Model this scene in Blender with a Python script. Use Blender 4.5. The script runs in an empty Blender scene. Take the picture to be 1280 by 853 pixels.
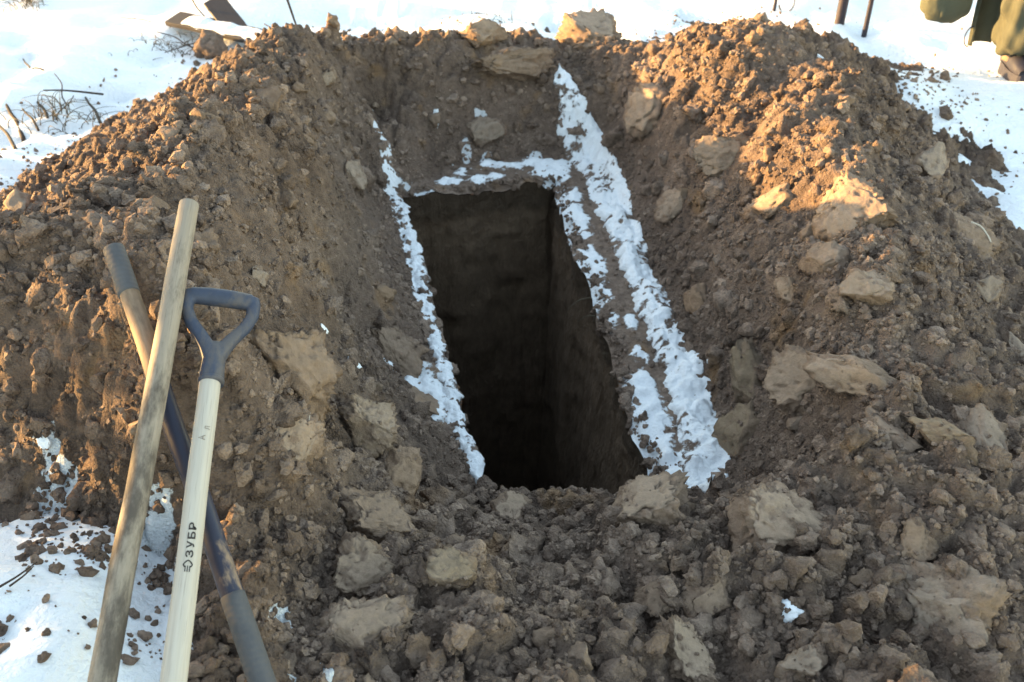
import bpy, bmesh, math, random
import numpy as np
from mathutils import Vector, Matrix

# ------------------------------------------------------------------ camera, light, exposure
S = bpy.context.scene
COL = S.collection
CAM_H, PITCH, FPX = 2.0, math.radians(35.0), 1150.0
cam_d = bpy.data.cameras.new('camera')
cam = bpy.data.objects.new('camera', cam_d); COL.objects.link(cam)
cam.location = (0, 0, CAM_H)
cam.rotation_euler = (math.pi / 2 - PITCH, 0, 0)
cam_d.sensor_width = 36.0
cam_d.lens = FPX / 1280.0 * 36.0
cam_d.clip_start = 0.02; cam_d.clip_end = 500.0
cam_d.dof.use_dof = True
cam_d.dof.focus_distance = 2.1
cam_d.dof.aperture_fstop = 5.6
S.camera = cam

SUN_EL, SUN_AZ = math.radians(6.9), math.radians(-76.0)      # azimuth clockwise from +Y
world = bpy.data.worlds.new('World'); S.world = world; world.use_nodes = True
wn = world.node_tree.nodes; wl = world.node_tree.links
sky = wn.new('ShaderNodeTexSky'); sky.sky_type = 'NISHITA'; sky.sun_disc = False
sky.sun_elevation = SUN_EL; sky.sun_rotation = SUN_AZ
sky.air_density = 1.0; sky.dust_density = 0.6; sky.ozone_density = 0.0
wl.new(sky.outputs[0], wn['Background'].inputs[0]); wn['Background'].inputs[1].default_value = 0.15
sun_d = bpy.data.lights.new('sun', 'SUN'); sun = bpy.data.objects.new('sun', sun_d); COL.objects.link(sun)
sun_d.energy = 3.9; sun_d.angle = math.radians(0.6); sun_d.color = (1.0, 0.60, 0.22)
to_sun = Vector((math.sin(SUN_AZ) * math.cos(SUN_EL), math.cos(SUN_AZ) * math.cos(SUN_EL), math.sin(SUN_EL)))
sun.rotation_euler = to_sun.to_track_quat('Z', 'Y').to_euler(); sun.location = to_sun * 30
S.view_settings.view_transform = 'Standard'; S.view_settings.look = 'None'
S.view_settings.exposure = 2.85; S.view_settings.gamma = 1.0
S.render.engine = 'CYCLES'
S.cycles.use_denoising = True
S.cycles.max_bounces = 8

rng = np.random.default_rng(11)
random.seed(11)

# ------------------------------------------------------------------ pixel <-> world helpers
FWD = np.array([0, math.cos(PITCH), -math.sin(PITCH)]); UPV = np.array([0, math.sin(PITCH), math.cos(PITCH)])
RGT = np.array([1.0, 0, 0]); EYE = np.array([0, 0, CAM_H])
def ray(px, py): return FWD + RGT * (px - 640.0) / FPX + UPV * (426.5 - py) / FPX
def unz(px, py, z):
    d = ray(px, py); return EYE + d * ((z - CAM_H) / d[2])
def und(px, py, depth): return EYE + ray(px, py) * depth
def V3(a): return Vector((float(a[0]), float(a[1]), float(a[2])))

# ------------------------------------------------------------------ numpy noise
def _h(ix, iy, iz, s):
    h = (ix.astype(np.int64) * 374761393 + iy.astype(np.int64) * 668265263 + iz.astype(np.int64) * 2147483647 + s * 974711) & 0xFFFFFFFF
    h = ((h ^ (h >> 13)) * 1274126177) & 0xFFFFFFFF
    h = ((h ^ (h >> 16)) * 2246822519) & 0xFFFFFFFF
    return ((h ^ (h >> 15)) & 0xFFFFFF) / float(0xFFFFFF)
def vnoise(p, s=0):
    p = np.asarray(p, float); i = np.floor(p).astype(np.int64); f = p - i
    u = f * f * f * (f * (f * 6 - 15) + 10)
    o = 0
    for dx in (0, 1):
        wx = u[:, 0] if dx else 1 - u[:, 0]
        for dy in (0, 1):
            wy = u[:, 1] if dy else 1 - u[:, 1]
            for dz in (0, 1):
                wz = u[:, 2] if dz else 1 - u[:, 2]
                o = o + wx * wy * wz * _h(i[:, 0] + dx, i[:, 1] + dy, i[:, 2] + dz, s)
    return o * 2 - 1
def fbm(p, octv=4, s=0, gain=0.5):
    p = np.asarray(p, float); a = 1.0; o = 0; q = p.copy()
    for k in range(octv):
        o = o + a * vnoise(q, s + 17 * k); a *= gain; q = q * 2.03 + 11.7
    return o
def domes(x, y, cell, s, rmin=.42, rmax=.78):
    """rounded lumps of random size packed in jittered cells -> 0..1"""
    gx, gy = x / cell, y / cell; ix, iy = np.floor(gx), np.floor(gy); best = np.zeros_like(x)
    for dx in (-1, 0, 1):
        for dy in (-1, 0, 1):
            cx, cy = ix + dx, iy + dy; z0 = np.zeros_like(cx)
            ox, oy = cx + .1 + .8 * _h(cx, cy, z0, s), cy + .1 + .8 * _h(cx, cy, z0, s + 1)
            r = rmin + (rmax - rmin) * _h(cx, cy, z0, s + 2); an = 6.283 * _h(cx, cy, z0, s + 3)
            el = .65 + .35 * _h(cx, cy, z0, s + 4); hh = .3 + .7 * _h(cx, cy, z0, s + 5)
            ux, uy = gx - ox, gy - oy; ca, sa = np.cos(an), np.sin(an)
            d2 = ((ux * ca + uy * sa) ** 2 + ((-ux * sa + uy * ca) / el) ** 2) / (r * r)
            best = np.maximum(best, hh * np.sqrt(np.maximum(0, 1 - d2)))
    return best
def sstep(a, b, t):
    t = np.clip((t - a) / (b - a), 0, 1); return t * t * (3 - 2 * t)

# ------------------------------------------------------------------ object helpers
def tag(o, label=None, cat=None, group=None, kind=None):
    if label: o['label'] = label
    if cat: o['category'] = cat
    if group: o['group'] = group
    if kind: o['kind'] = kind
    return o
def link(name, me, mat=None, parent=None):
    o = bpy.data.objects.new(name, me); COL.objects.link(o)
    if mat is not None and me is not None: me.materials.clear(); me.materials.append(mat)
    if parent is not None: o.parent = parent
    return o
def empty(name, loc=(0, 0, 0)):
    o = bpy.data.objects.new(name, None); COL.objects.link(o); o.location = loc; o.empty_display_size = .1; return o
def mesh_np(name, V, F, smooth=True, attrs=None):
    V = np.ascontiguousarray(V, np.float32); F = np.ascontiguousarray(F, np.int32); k = F.shape[1]
    me = bpy.data.meshes.new(name)
    me.vertices.add(len(V)); me.vertices.foreach_set('co', V.ravel())
    me.loops.add(F.size); me.loops.foreach_set('vertex_index', F.ravel())
    me.polygons.add(len(F)); me.polygons.foreach_set('loop_start', np.arange(0, F.size, k, dtype=np.int32))
    me.polygons.foreach_set('use_smooth', np.full(len(F), smooth, bool))
    for n, a in (attrs or {}).items():
        at = me.attributes.new(n, 'FLOAT', 'POINT'); at.data.foreach_set('value', np.ascontiguousarray(a, np.float32))
    me.update(calc_edges=True); me.validate(); return me
def grid_faces(nr, nc):
    i = np.arange(nr * nc).reshape(nr, nc)
    return np.stack([i[:-1, :-1], i[:-1, 1:], i[1:, 1:], i[1:, :-1]], -1).reshape(-1, 4)
_ico = {}
def ico(sub):
    if sub not in _ico:
        bm = bmesh.new(); bmesh.ops.create_icosphere(bm, subdivisions=sub, radius=1.0)
        bm.verts.ensure_lookup_table()
        _ico[sub] = (np.array([v.co[:] for v in bm.verts]), np.array([[v.index for v in f.verts] for f in bm.faces])); bm.free()
    return _ico[sub]
def tube(path, radii, seg=14, cap=True, flat=None):
    """swept tube -> V, F(quads; caps closed by shrinking rings)"""
    P = np.array([list(p) for p in path], float); R = np.array(radii, float)
    if cap:
        t0 = P[0] - P[1]; t0 = t0 / np.linalg.norm(t0); t1 = P[-1] - P[-2]; t1 = t1 / np.linalg.norm(t1)
        P = np.vstack([P[0] + t0 * R[0] * .12, P[0] + t0 * R[0] * .1, P[0], P[1:-1], P[-1], P[-1] + t1 * R[-1] * .1, P[-1] + t1 * R[-1] * .12])
        R = np.concatenate([[R[0] * .02, R[0] * .82, R[0]], R[1:-1], [R[-1], R[-1] * .82, R[-1] * .02]])
    n = len(P); T = np.gradient(P, axis=0); T /= np.linalg.norm(T, axis=1)[:, None] + 1e-12
    up = np.array([0, 0, 1.0]) if abs(T[0][2]) < .9 else np.array([0, 1.0, 0])
    rings = []; u = np.cross(up, T[0]); u /= np.linalg.norm(u); a = np.linspace(0, 2 * np.pi, seg, endpoint=False)
    for i in range(n):
        u = u - T[i] * np.dot(u, T[i]); u /= np.linalg.norm(u); w = np.cross(T[i], u)
        rings.append(P[i] + R[i] * (np.cos(a)[:, None] * u + np.sin(a)[:, None] * w))
    V = np.vstack(rings); F = []
    for i in range(n - 1):
        for j in range(seg):
            k = (j + 1) % seg; F.append([i * seg + j, i * seg + k, (i + 1) * seg + k, (i + 1) * seg + j])
    return V, np.array(F)
def join(parts):
    V, F, o = [], [], 0
    for v, f in parts: V.append(v); F.append(f + o); o += len(v)
    return np.vstack(V), np.vstack(F)
def evaluated(o, name):
    bpy.context.view_layer.update()
    dg = bpy.context.evaluated_depsgraph_get()
    me = bpy.data.meshes.new_from_object(o.evaluated_get(dg)); me.name = name
    return me
def remeshed(name, V, F, voxel):
    o = link('temporary', mesh_np(name, V, F)); m = o.modifiers.new('r', 'REMESH'); m.mode = 'VOXEL'; m.voxel_size = voxel; m.use_smooth_shade = True
    s = o.modifiers.new('s', 'SMOOTH'); s.factor = .5; s.iterations = 4
    me = evaluated(o, name); bpy.data.objects.remove(o); return me
def skinned(name, pts, edges, radii, root=0, sub=2):
    me = bpy.data.meshes.new(name); me.from_pydata([tuple(p) for p in pts], edges, [])
    o = link('temporary', me); m = o.modifiers.new('k', 'SKIN'); m.use_smooth_shade = True
    for i, r in enumerate(radii):
        rr = r if isinstance(r, tuple) else (r, r); me.skin_vertices[0].data[i].radius = rr
        me.skin_vertices[0].data[i].use_root = (i == root)
    s = o.modifiers.new('s', 'SUBSURF'); s.levels = sub; s.render_levels = sub
    out = evaluated(o, name); bpy.data.objects.remove(o); return out

# ------------------------------------------------------------------ materials
def new_mat(name):
    m = bpy.data.materials.new(name); m.use_nodes = True; nt = m.node_tree
    b = nt.nodes['Principled BSDF']; b.inputs['Roughness'].default_value = .9
    b.inputs['Specular IOR Level'].default_value = .25
    return m, nt, b
class G:
    def __init__(s, nt): s.nt = nt
    def n(s, t, **k):
        x = s.nt.nodes.new(t)
        for a, v in k.items():
            if a.startswith('_'): setattr(x, a[1:], v)
            else: s.set(x.inputs[a.replace('__', ' ')], v)
        return x
    def set(s, inp, v):
        if isinstance(v, bpy.types.NodeSocket): s.nt.links.new(v, inp)
        else: inp.default_value = v
    def math(s, op, a, b=0.0, c=0.0):
        x = s.nt.nodes.new('ShaderNodeMath'); x.operation = op
        for i, v in enumerate((a, b, c)): s.set(x.inputs[i], v)
        return x.outputs[0]
    def noise(s, vec, scale, detail=4, rough=.55, dist=0):
        x = s.n('ShaderNodeTexNoise', Vector=vec, Scale=scale, Detail=detail, Roughness=rough, Distortion=dist); return x.outputs['Fac']
    def mix(s, f, a, b):
        x = s.nt.nodes.new('ShaderNodeMix'); x.data_type = 'RGBA'; s.set(x.inputs[0], f); s.set(x.inputs[6], a); s.set(x.inputs[7], b); return x.outputs[2]
    def ramp(s, f, stops):
        x = s.nt.nodes.new('ShaderNodeValToRGB'); s.set(x.inputs[0], f); e = x.color_ramp.elements
        while len(e) < len(stops): e.new(.5)
        for q, (p, c) in zip(e, stops): q.position = p; q.color = tuple(c) + (1,) if len(c) == 3 else c
        return x.outputs[0]
    def step(s, v, a, b):
        x = s.nt.nodes.new('ShaderNodeMapRange'); x.interpolation_type = 'SMOOTHSTEP'; s.set(x.inputs[0], v); x.inputs[1].default_value = a; x.inputs[2].default_value = b; return x.outputs[0]
    def attr(s, name): return s.n('ShaderNodeAttribute', _attribute_name=name).outputs['Fac']
    def pos(s): return s.n('ShaderNodeNewGeometry').outputs['Position']
    def obj(s): return s.n('ShaderNodeTexCoord').outputs['Object']
    def bump(s, h, strength, dist, normal=None):
        x = s.n('ShaderNodeBump', Height=h, Strength=strength, Distance=dist)
        if normal is not None: s.set(x.inputs['Normal'], normal)
        return x.outputs[0]
    def mapv(s, vec, scale): return s.n('ShaderNodeMapping', Vector=vec, Scale=scale).outputs[0]

SOIL_D, SOIL_M, SOIL_L = (.072, .049, .038), (.198, .138, .104), (.37, .270, .207)
def soil_color(g, p, extra=None):
    n1 = g.noise(p, 2.3, 3); n2 = g.noise(p, 38, 6, .65); n3 = g.noise(p, 9, 4)
    f = g.math('ADD', g.math('MULTIPLY', n1, .55), g.math('MULTIPLY', n2, .75))
    f = g.math('ADD', f, g.math('MULTIPLY', n3, .35))
    if extra is not None: f = g.math('ADD', f, extra)
    f = g.math('SUBTRACT', f, .33)
    c = g.ramp(f, [(.18, SOIL_D), (.5, SOIL_M), (.82, SOIL_L)])
    rust = g.step(g.noise(g.n('ShaderNodeVectorMath', **{'_operation': 'ADD'}).outputs[0] if False else p, 5.1, 3), .60, .74)
    c = g.mix(g.math('MULTIPLY', rust, .45), c, (.33, .19, .085, 1))
    return c
def make_soil(name, tint=False, frosty=False, crevice_shade=.05):  # tone offset: darker heap under paler clods paints shade into the crevices
    m, nt, b = new_mat(name); g = G(nt); p = g.pos()
    ex = g.math('MULTIPLY', g.math('SUBTRACT', g.attr('tint'), .5), .38) if tint else crevice_shade
    if tint: ex = g.math('ADD', ex, crevice_shade)
    c = soil_color(g, p, ex)
    if frosty:
        fr_ = g.step(g.math('ADD', g.attr('frost'), g.math('MULTIPLY', g.math('SUBTRACT', g.noise(p, 50, 6, .7), .5), 1.0)), .42, .56); c = g.mix(fr_, c, (.72, .74, .77, 1))
    nt.links.new(c, b.inputs['Base Color'])
    vo = g.n('ShaderNodeTexVoronoi', Vector=p, Scale=150.0, Randomness=1.0).outputs['Distance']
    h = g.math('ADD', g.noise(p, 85, 6, .75), g.math('MULTIPLY', vo, -.55))
    nt.links.new(g.bump(h, 1.0, .014), b.inputs['Normal'])
    return m
def make_clay(name, base, face, stripe=0.0):
    m, nt, b = new_mat(name); g = G(nt); p = g.pos(); cut = g.attr('cut'); o = g.obj()
    edge = g.step(g.math('ADD', cut, g.math('MULTIPLY', g.math('SUBTRACT', g.noise(p, 26, 5, .65), .5), 1.5)), .30, .80)
    sc = soil_color(g, p); rough_c = g.mix(.35, sc, base + (1,))
    fc = g.mix(g.step(g.noise(p, 60, 5, .7), .35, .75), face + (1,), tuple(c * .72 for c in face) + (1,))
    fc = g.mix(.55, sc, fc)
    nt.links.new(g.mix(edge, rough_c, fc), b.inputs['Base Color'])
    hr = g.math('ADD', g.noise(p, 75, 6, .7), g.math('MULTIPLY', g.noise(p, 260, 3), .3))
    hs = g.math('MULTIPLY', g.noise(p, 42, 7, .72), .8)
    if stripe:
        w = g.n('ShaderNodeTexWave', Vector=o, Scale=stripe, Distortion=6.0, Detail=3.0).outputs['Fac']
        hs = g.math('ADD', hs, g.math('MULTIPLY', w, .10))
    hh = g.n('ShaderNodeMix'); g.set(hh.inputs[0], edge); g.set(hh.inputs[2], hr); g.set(hh.inputs[3], hs)
    nt.links.new(g.bump(hh.outputs[0], .9, .011), b.inputs['Normal'])
    r = g.math('SUBTRACT', .95, g.math('MULTIPLY', edge, .22)); nt.links.new(r, b.inputs['Roughness'])
    return m
def snow_nodes(g, p):
    # crust: grainy, speckled with earth
    c = g.mix(g.step(g.noise(p, 70, 4, .6), .68, .80), (.73, .745, .77, 1), (.50, .47, .44, 1))
    h = g.math('ADD', g.noise(p, 40, 5, .6), g.math('MULTIPLY', g.noise(p, 9, 3), 1.4))
    return c, h
def make_snow(name):
    m, nt, b = new_mat(name); g = G(nt); p = g.pos(); c, h = snow_nodes(g, p)
    d = g.attr('dirt')
    dn = g.step(g.math('ADD', d, g.math('MULTIPLY', g.math('SUBTRACT', g.noise(p, 42, 6, .7), .5), 1.1)), .45, .6)
    nt.links.new(g.mix(dn, c, soil_color(g, p)), b.inputs['Base Color'])
    hd = g.math('MULTIPLY', g.noise(p, 95, 5, .7), 1.6)
    hh = g.n('ShaderNodeMix'); g.set(hh.inputs[0], dn); g.set(hh.inputs[2], h); g.set(hh.inputs[3], hd)
    nt.links.new(g.bump(hh.outputs[0], .8, .016), b.inputs['Normal'])
    b.inputs['Roughness'].default_value = .75
    return m
def plain(name, col, rough=.7, metal=0.0, var=.35, scale=30, bump=.25, stretch=None, dark=None, darkamt=.5, dscale=8):
    m, nt, b = new_mat(name); g = G(nt); o = g.obj()
    v = g.mapv(o, stretch) if stretch else o
    n = g.noise(v, scale, 5, .6); c = g.mix(n, tuple(x * (1 - var) for x in col) + (1,), tuple(min(1, x * (1 + var)) for x in col) + (1,))
    if dark is not None:
        c = g.mix(g.math('MULTIPLY', g.step(g.noise(g.mapv(o, (1, 1, .45)), dscale, 5, .65), .48, .66), darkamt), c, dark + (1,))
    nt.links.new(c, b.inputs['Base Color']); b.inputs['Roughness'].default_value = rough; b.inputs['Metallic'].default_value = metal
    if bump: nt.links.new(g.bump(n, bump, .002), b.inputs['Normal'])
    return m
M = {}
M['heap'] = make_soil('heap_soil', False, True, -.10); M['clod'] = make_soil('clod_soil', True)
M['snow'] = make_snow('snow')
M['clay_tan'] = make_clay('clay_tan', (0.245, 0.168, 0.112), (0.335, 0.243, 0.168))
M['clay_brown'] = make_clay('clay_brown', (0.22, 0.15, 0.098), (0.262, 0.182, 0.122))
M['clay_grey'] = make_clay('clay_grey', (0.235, 0.168, 0.116), (0.3, 0.232, 0.172))
M['clay_stripe'] = make_clay('clay_striped', (.24, .168, .112), (.33, .245, .17), 22.0)
M['clay_rust'] = make_clay('clay_rust', (0.28, 0.17, 0.09), (0.32, 0.205, 0.118))
M['clay_olive'] = make_clay('clay_olive', (0.205, 0.15, 0.09), (0.24, 0.178, 0.105))

# ------------------------------------------------------------------ the lie of the land
def poly(pxz): return np.array([unz(*q)[:2] for q in pxz])
_L = np.array([unz(*q)[:2] for q in [(504, 243, 0), (527, 330, 0), (557, 430, 0), (583, 530, 0), (612, 616, 0)]])
_R = np.array([unz(*q)[:2] for q in [(690, 228, 0), (722, 320, 0), (755, 410, 0), (779, 490, 0), (800, 560, 0), (818, 610, 0)]])
PY0, PY1 = 1.93, float(unz(600, 236, 0)[1])
_jy = np.linspace(0, 8, 800)
_jl = fbm(np.stack([_jy * 7, _jy * 0, _jy * 0 + 3], 1), 4, 5) * .010
_jr = fbm(np.stack([_jy * 6, _jy * 0, _jy * 0 + 9], 1), 4, 6) * .016
def xl(y): y = np.clip(y, PY0, PY1); return np.interp(y, _L[::-1, 1], _L[::-1, 0]) + np.interp(y, _jy, _jl)
def xr(y): y = np.clip(y, PY0, PY1); return np.interp(y, _R[::-1, 1], _R[::-1, 0]) + np.interp(y, _jy, _jr)

CORR = np.vstack([poly([(488, 250, 0), (512, 335, 0), (538, 425, 0), (500, 468, 0), (532, 525, 0), (586, 575, 0)]),
                  [[-.13, 1.93], [.66, 1.93]],
                  poly([(903, 600, 0), (900, 540, 0), (866, 470, 0), (836, 400, 0), (804, 320, 0), (770, 245, 0), (735, 205, 0), (650, 198, 0), (560, 208, 0)])])
def poly_dist(P, x, y):
    """signed distance to polygon, negative inside"""
    d = np.full(x.shape, 1e9); ins = np.zeros(x.shape, bool); n = len(P)
    for i in range(n):
        a, b = P[i], P[(i + 1) % n]; e = b - a
        t = np.clip(((x - a[0]) * e[0] + (y - a[1]) * e[1]) / (e @ e + 1e-12), 0, 1)
        d = np.minimum(d, np.hypot(x - a[0] - t * e[0], y - a[1] - t * e[1]))
        c = ((a[1] > y) != (b[1] > y)) & (x < e[0] * (y - a[1]) / (e[1] + 1e-12) + a[0]); ins ^= c
    return np.where(ins, -d, d)

def ground_z(x, y, rough=True):
    d = poly_dist(CORR, x, y)
    z = .26 * sstep(.0, .75, d)
    z = z + .315 * np.exp(-(((x + 1.05) / 1.0) ** 2 + ((y - 1.0) / .9) ** 2)) * sstep(0, .5, d)
    z = z + .18 * np.exp(-(((x - .2) / 1.6) ** 2 + ((y - .3) / .7) ** 2)) * sstep(0, .5, d)
    z = z + .09 * np.exp(-(((x - 3) / 1.5) ** 2 + ((y - 4.6) / 1.6) ** 2))
    if rough:
        p = np.stack([x, y, x * 0], 1); far = sstep(.2, 1.0, d)
        z = z + far * (.06 * fbm(p * 1.1, 3, 40) + .030 * fbm(p * 3.1, 3, 44) + .014 * fbm(p * 7, 3, 41) - .05 * sstep(.25, .6, vnoise(p * np.array([3.2, 2.1, 1]), 45))) + .005 * fbm(p * 18, 3, 42)
        r = np.hypot(x, y - 3); z = z + sstep(10, 40, r) * .6 * fbm(p * .08, 3, 43)
        # snow hump with hollows among the dead stalks, far left
        for hx, hy, hr, ha in HUMPS: z = z + ha * np.exp(-((x - hx) ** 2 + (y - hy) ** 2) / hr ** 2)
    return z
HUMPS = []
for q, r, a in [((30, 115), .28, .10), ((60, 150), .22, .07), ((15, 165), .14, -.05), ((48, 140), .10, -.05), ((95, 145), .15, -.05), ((230, 62), .16, -.04), ((600, 22), .25, .05)]:
    w = unz(q[0], q[1], .27); HUMPS.append((w[0], w[1], r, a))

HEAP_PX = [  # pixel, pixel, height of the heap there
 # ring to the left of the pit
 (312, 130, 1.0), (350, 92, .90), (395, 57, .68), (255, 160, .99), (160, 200, .97), (60, 245, .93), (0, 290, .90),
 (470, 180, .06), (420, 140, .50), (430, 230, .38), (440, 320, .36), (455, 400, .32), (380, 230, .66), (375, 330, .70), (400, 430, .52),
 (277, 400, .95), (230, 310, .98), (205, 400, .94), (130, 340, .93), (60, 380, .86), (0, 420, .80),
 (340, 480, .72), (250, 500, .83), (180, 500, .84), (100, 500, .77), (30, 500, .70), (300, 600, .68), (150, 600, .69), (115, 585, .63), (45, 605, .58), (25, 640, .50),
 (400, 560, .54), (480, 520, .30), (480, 600, .38), (540, 590, .22), (390, 690, .55), (300, 720, .64), (250, 800, .63), (285, 853, .62), (235, 740, .61), (440, 790, .56),
 (70, 690, .50), (110, 780, .46), (20, 780, .46), (190, 690, .52), (175, 800, .50), (362, 820, .47), (205, 850, .47),
 # bank on the near side
 (620, 624, .26), (700, 628, .27), (800, 618, .30), (560, 660, .36), (650, 700, .42), (650, 780, .49), (650, 853, .52), (800, 780, .49), (800, 700, .42), (900, 700, .44), (520, 760, .50), (500, 853, .53), (880, 640, .30),
 # ring to the right
 (712, 92, .33), (760, 42, .52), (850, 38, .64), (930, 30, .74), (1000, 95, .70), (1040, 190, .66), (1070, 285, .60), (1090, 375, .56), (1060, 460, .53),
 (800, 130, .38), (870, 190, .38), (930, 300, .36), (955, 420, .34), (950, 500, .30), (980, 560, .40), (1000, 640, .47), (1100, 560, .53), (1200, 560, .50), (1260, 460, .42), (1200, 330, .45),
 (1150, 200, .46), (1090, 110, .52), (1050, 62, .58), (1172, 105, .30), (1185, 160, .30), (1222, 215, .28), (1285, 270, .26), (1330, 350, .27), (1290, 560, .45), (1150, 700, .52), (1290, 700, .46), (1290, 853, .44), (1000, 853, .52), (1150, 853, .50), (1000, 740, .50),
 # ring at the far end
 (600, 190, .10), (540, 190, .12), (600, 130, .30), (520, 130, .30), (560, 75, .46), (660, 80, .42), (610, 46, .54), (480, 62, .54), (440, 50, .60), (690, 52, .50), (530, 52, .52)]
HEAP_W = [(-.5, 5.5, .27), (0, 5.5, .25), (.5, 5.5, .27), (1.2, 5.1, .42), (1.4, 5.5, .27), (.8, 5.2, .36), (-.9, 5.0, .36), (1.9, 4.9, .36), (-1.3, 4.9, .36), (-2.3, 2.5, .45), (-2.15, 3.85, .22), (-2.0, 4.6, .20), (-1.85, 5.2, .18), (-1.2, 5.6, .22), (-.4, 5.9, .2), (.4, 5.8, .2), (1.2, 6.1, .2), (2.2, 6.1, .15), (-2.4, 3.2, .3), (-2.0, 2.0, .62), (-2.5, 1.5, .4), (-2.0, 1.0, .4), (-1.3, .7, .38),
          (-.6, .5, .46), (0, .4, .46), (.6, .5, .46), (1.2, .5, .42), (2.0, .6, .34), (2.4, 1.4, .3), (2.8, 2.4, .2), (0, -.4, .28), (1, -.4, .28), (-1, -.4, .28), (3, 3.6, .1), (3, 5.2, .05), (-3, 3, .05), (-3, 1, .1), (-2.7, 4.8, .02)]
for a_, b_ in [((160, 200, .97), (95, 172, .27)), ((310, 130, 1.0), (205, 104, .27)), ((0, 290, .9), (-5, 225, .27)), ((240, 163, .99), (150, 145, .27))]:
    A_, B_ = unz(*a_), unz(*b_)
    HEAP_W += [tuple(A_ + (B_ - A_) * t_ - np.array([0, 0, .02])) for t_ in (.18, .36, .55, .75, .95, 1.1)]
CP = np.array([unz(*q) for q in HEAP_PX] + [list(map(float, q)) for q in HEAP_W])
def tps(r2): return r2 * np.log(r2 + 1e-9) * .5
def fit(CP, lam=.012):
    n = len(CP); d2 = ((CP[:, None, :2] - CP[None, :, :2]) ** 2).sum(-1)
    A = np.zeros((n + 3, n + 3)); A[:n, :n] = tps(d2) + lam * np.eye(n); A[:n, n] = 1; A[:n, n + 1:] = CP[:, :2]; A[n:, :n] = A[:n, n:].T
    return np.linalg.solve(A, np.concatenate([CP[:, 2], [0, 0, 0]]))
W = fit(CP)
def heap_base(x, y):
    o = np.empty(len(x)); n = len(CP)
    for i in range(0, len(x), 40000):
        s = slice(i, i + 40000); d2 = (x[s, None] - CP[None, :, 0]) ** 2 + (y[s, None] - CP[None, :, 1]) ** 2
        o[s] = tps(d2) @ W[:n] + W[n] + W[n + 1] * x[s] + W[n + 2] * y[s]
    return o
X0, X1, Y0, Y1, STEP = -2.75, 2.95, .15, 6.3, .0101
NX, NY = int((X1 - X0) / STEP) + 1, int((Y1 - Y0) / STEP) + 1
gx, gy = np.meshgrid(X0 + np.arange(NX) * STEP, Y0 + np.arange(NY) * STEP)
gx, gy = gx.ravel(), gy.ravel()
hb = heap_base(gx, gy)
dc = poly_dist(CORR, gx, gy)
p3 = np.stack([gx, gy, gx * 0], 1)
wx = gx + .018 * fbm(p3 * 9, 3, 1); wy = gy + .018 * fbm(p3 * 9, 3, 2)
amp = .55 + .45 * np.clip(.5 + vnoise(p3 * 1.7, 3), 0, 1)
disp = .045 * fbm(p3 * 2.6, 3, 4) + amp * (.060 * domes(wx, wy, .17, 20) + .045 * domes(wx, wy, .085, 30) + .028 * domes(wx, wy, .042, 50)) + .007 * fbm(p3 * 45, 2, 60) - .03
disp += .030 * amp * (np.abs(fbm(p3 * 13, 4, 62, .6)) - .35)
disp -= disp.mean() + .012
gg = ground_z(gx, gy, False)
lim = gg + 1.45 * np.maximum(dc, -.15) + .012 * fbm(p3 * 12, 3, 61) + .5 * np.maximum(0, dc) ** 2
hz = hb + disp * sstep(-.05, .18, np.maximum(dc, 0) + .02)
hz = np.minimum(hz, lim + .85 * disp * sstep(0, .12, dc))
HZ = hz.reshape(NY, NX)
def samp(A, x, y):
    fx = np.clip((np.asarray(x, float) - X0) / STEP, 0, NX - 1.001); fy = np.clip((np.asarray(y, float) - Y0) / STEP, 0, NY - 1.001)
    ix, iy = fx.astype(int), fy.astype(int); tx, ty = fx - ix, fy - iy
    return (A[iy, ix] * (1 - tx) + A[iy, ix + 1] * tx) * (1 - ty) + (A[iy + 1, ix] * (1 - tx) + A[iy + 1, ix + 1] * tx) * ty
def surf(x, y): return np.maximum(samp(HZ, x, y), ground_z(np.atleast_1d(x), np.atleast_1d(y)))
def normal_at(x, y, e=.04):
    zx = (samp(HZ, x + e, y) - samp(HZ, x - e, y)) / (2 * e); zy = (samp(HZ, x, y + e) - samp(HZ, x, y - e)) / (2 * e)
    n = np.stack([-zx, -zy, np.ones_like(zx)], -1); return n / np.linalg.norm(n, axis=-1, keepdims=True)
def hit(px, py):
    d = ray(px, py); t = np.arange(.9, 9, .004); P = EYE + d * t[:, None]
    s = surf(P[:, 0], P[:, 1]); k = np.argmax(P[:, 2] < s); return P[k], t[k]

# ------------------------------------------------------------------ ground: one snow sheet out to the horizon with the pit cut out
def offsets(step, fine, growth, far):
    o = list(np.arange(0, fine, step)); s = step
    while o[-1] < far: s *= growth; o.append(o[-1] + s)
    return np.array(o)
side = offsets(.012, .40, 1.045, 110.0); NU = 56
ucol = np.concatenate([-side[:0:-1], np.linspace(0, 1, NU), 1 + side[1:]])
rows_in = np.linspace(PY0, PY1, 190); s2 = offsets(.014, .35, 1.05, 110.0)
rows = np.concatenate([PY0 - s2[:0:-1], rows_in, PY1 + s2[1:]])
def warp(u, r):
    a, b = xl(r), xr(r)
    x = np.where(u < 0, a + u, np.where(u > 1, b + (u - 1), a + (b - a) * u))
    y = r + .16 * (np.clip(u, -.6, 1.6) - .5) * np.exp(-((r - PY1) / .45) ** 2)
    y = y + .022 * np.exp(-((r - PY1) / .12) ** 2) * fbm(np.stack([u * 5, u * 0, u * 0 + 4], 1), 4, 93)
    return x, y
UU, RR = np.meshgrid(ucol, rows); nr, nc = UU.shape
gxx, gyy = warp(UU.ravel(), RR.ravel())
gz = ground_z(gxx, gyy)
s_in = gxx - xr(gyy); s_l = xl(gyy) - gxx
pn = np.stack([gxx, gyy, gxx * 0], 1)
inz = poly_dist(CORR, gxx, gyy)
dirt = np.where(inz < .25, 1.0, 0.0)
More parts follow.
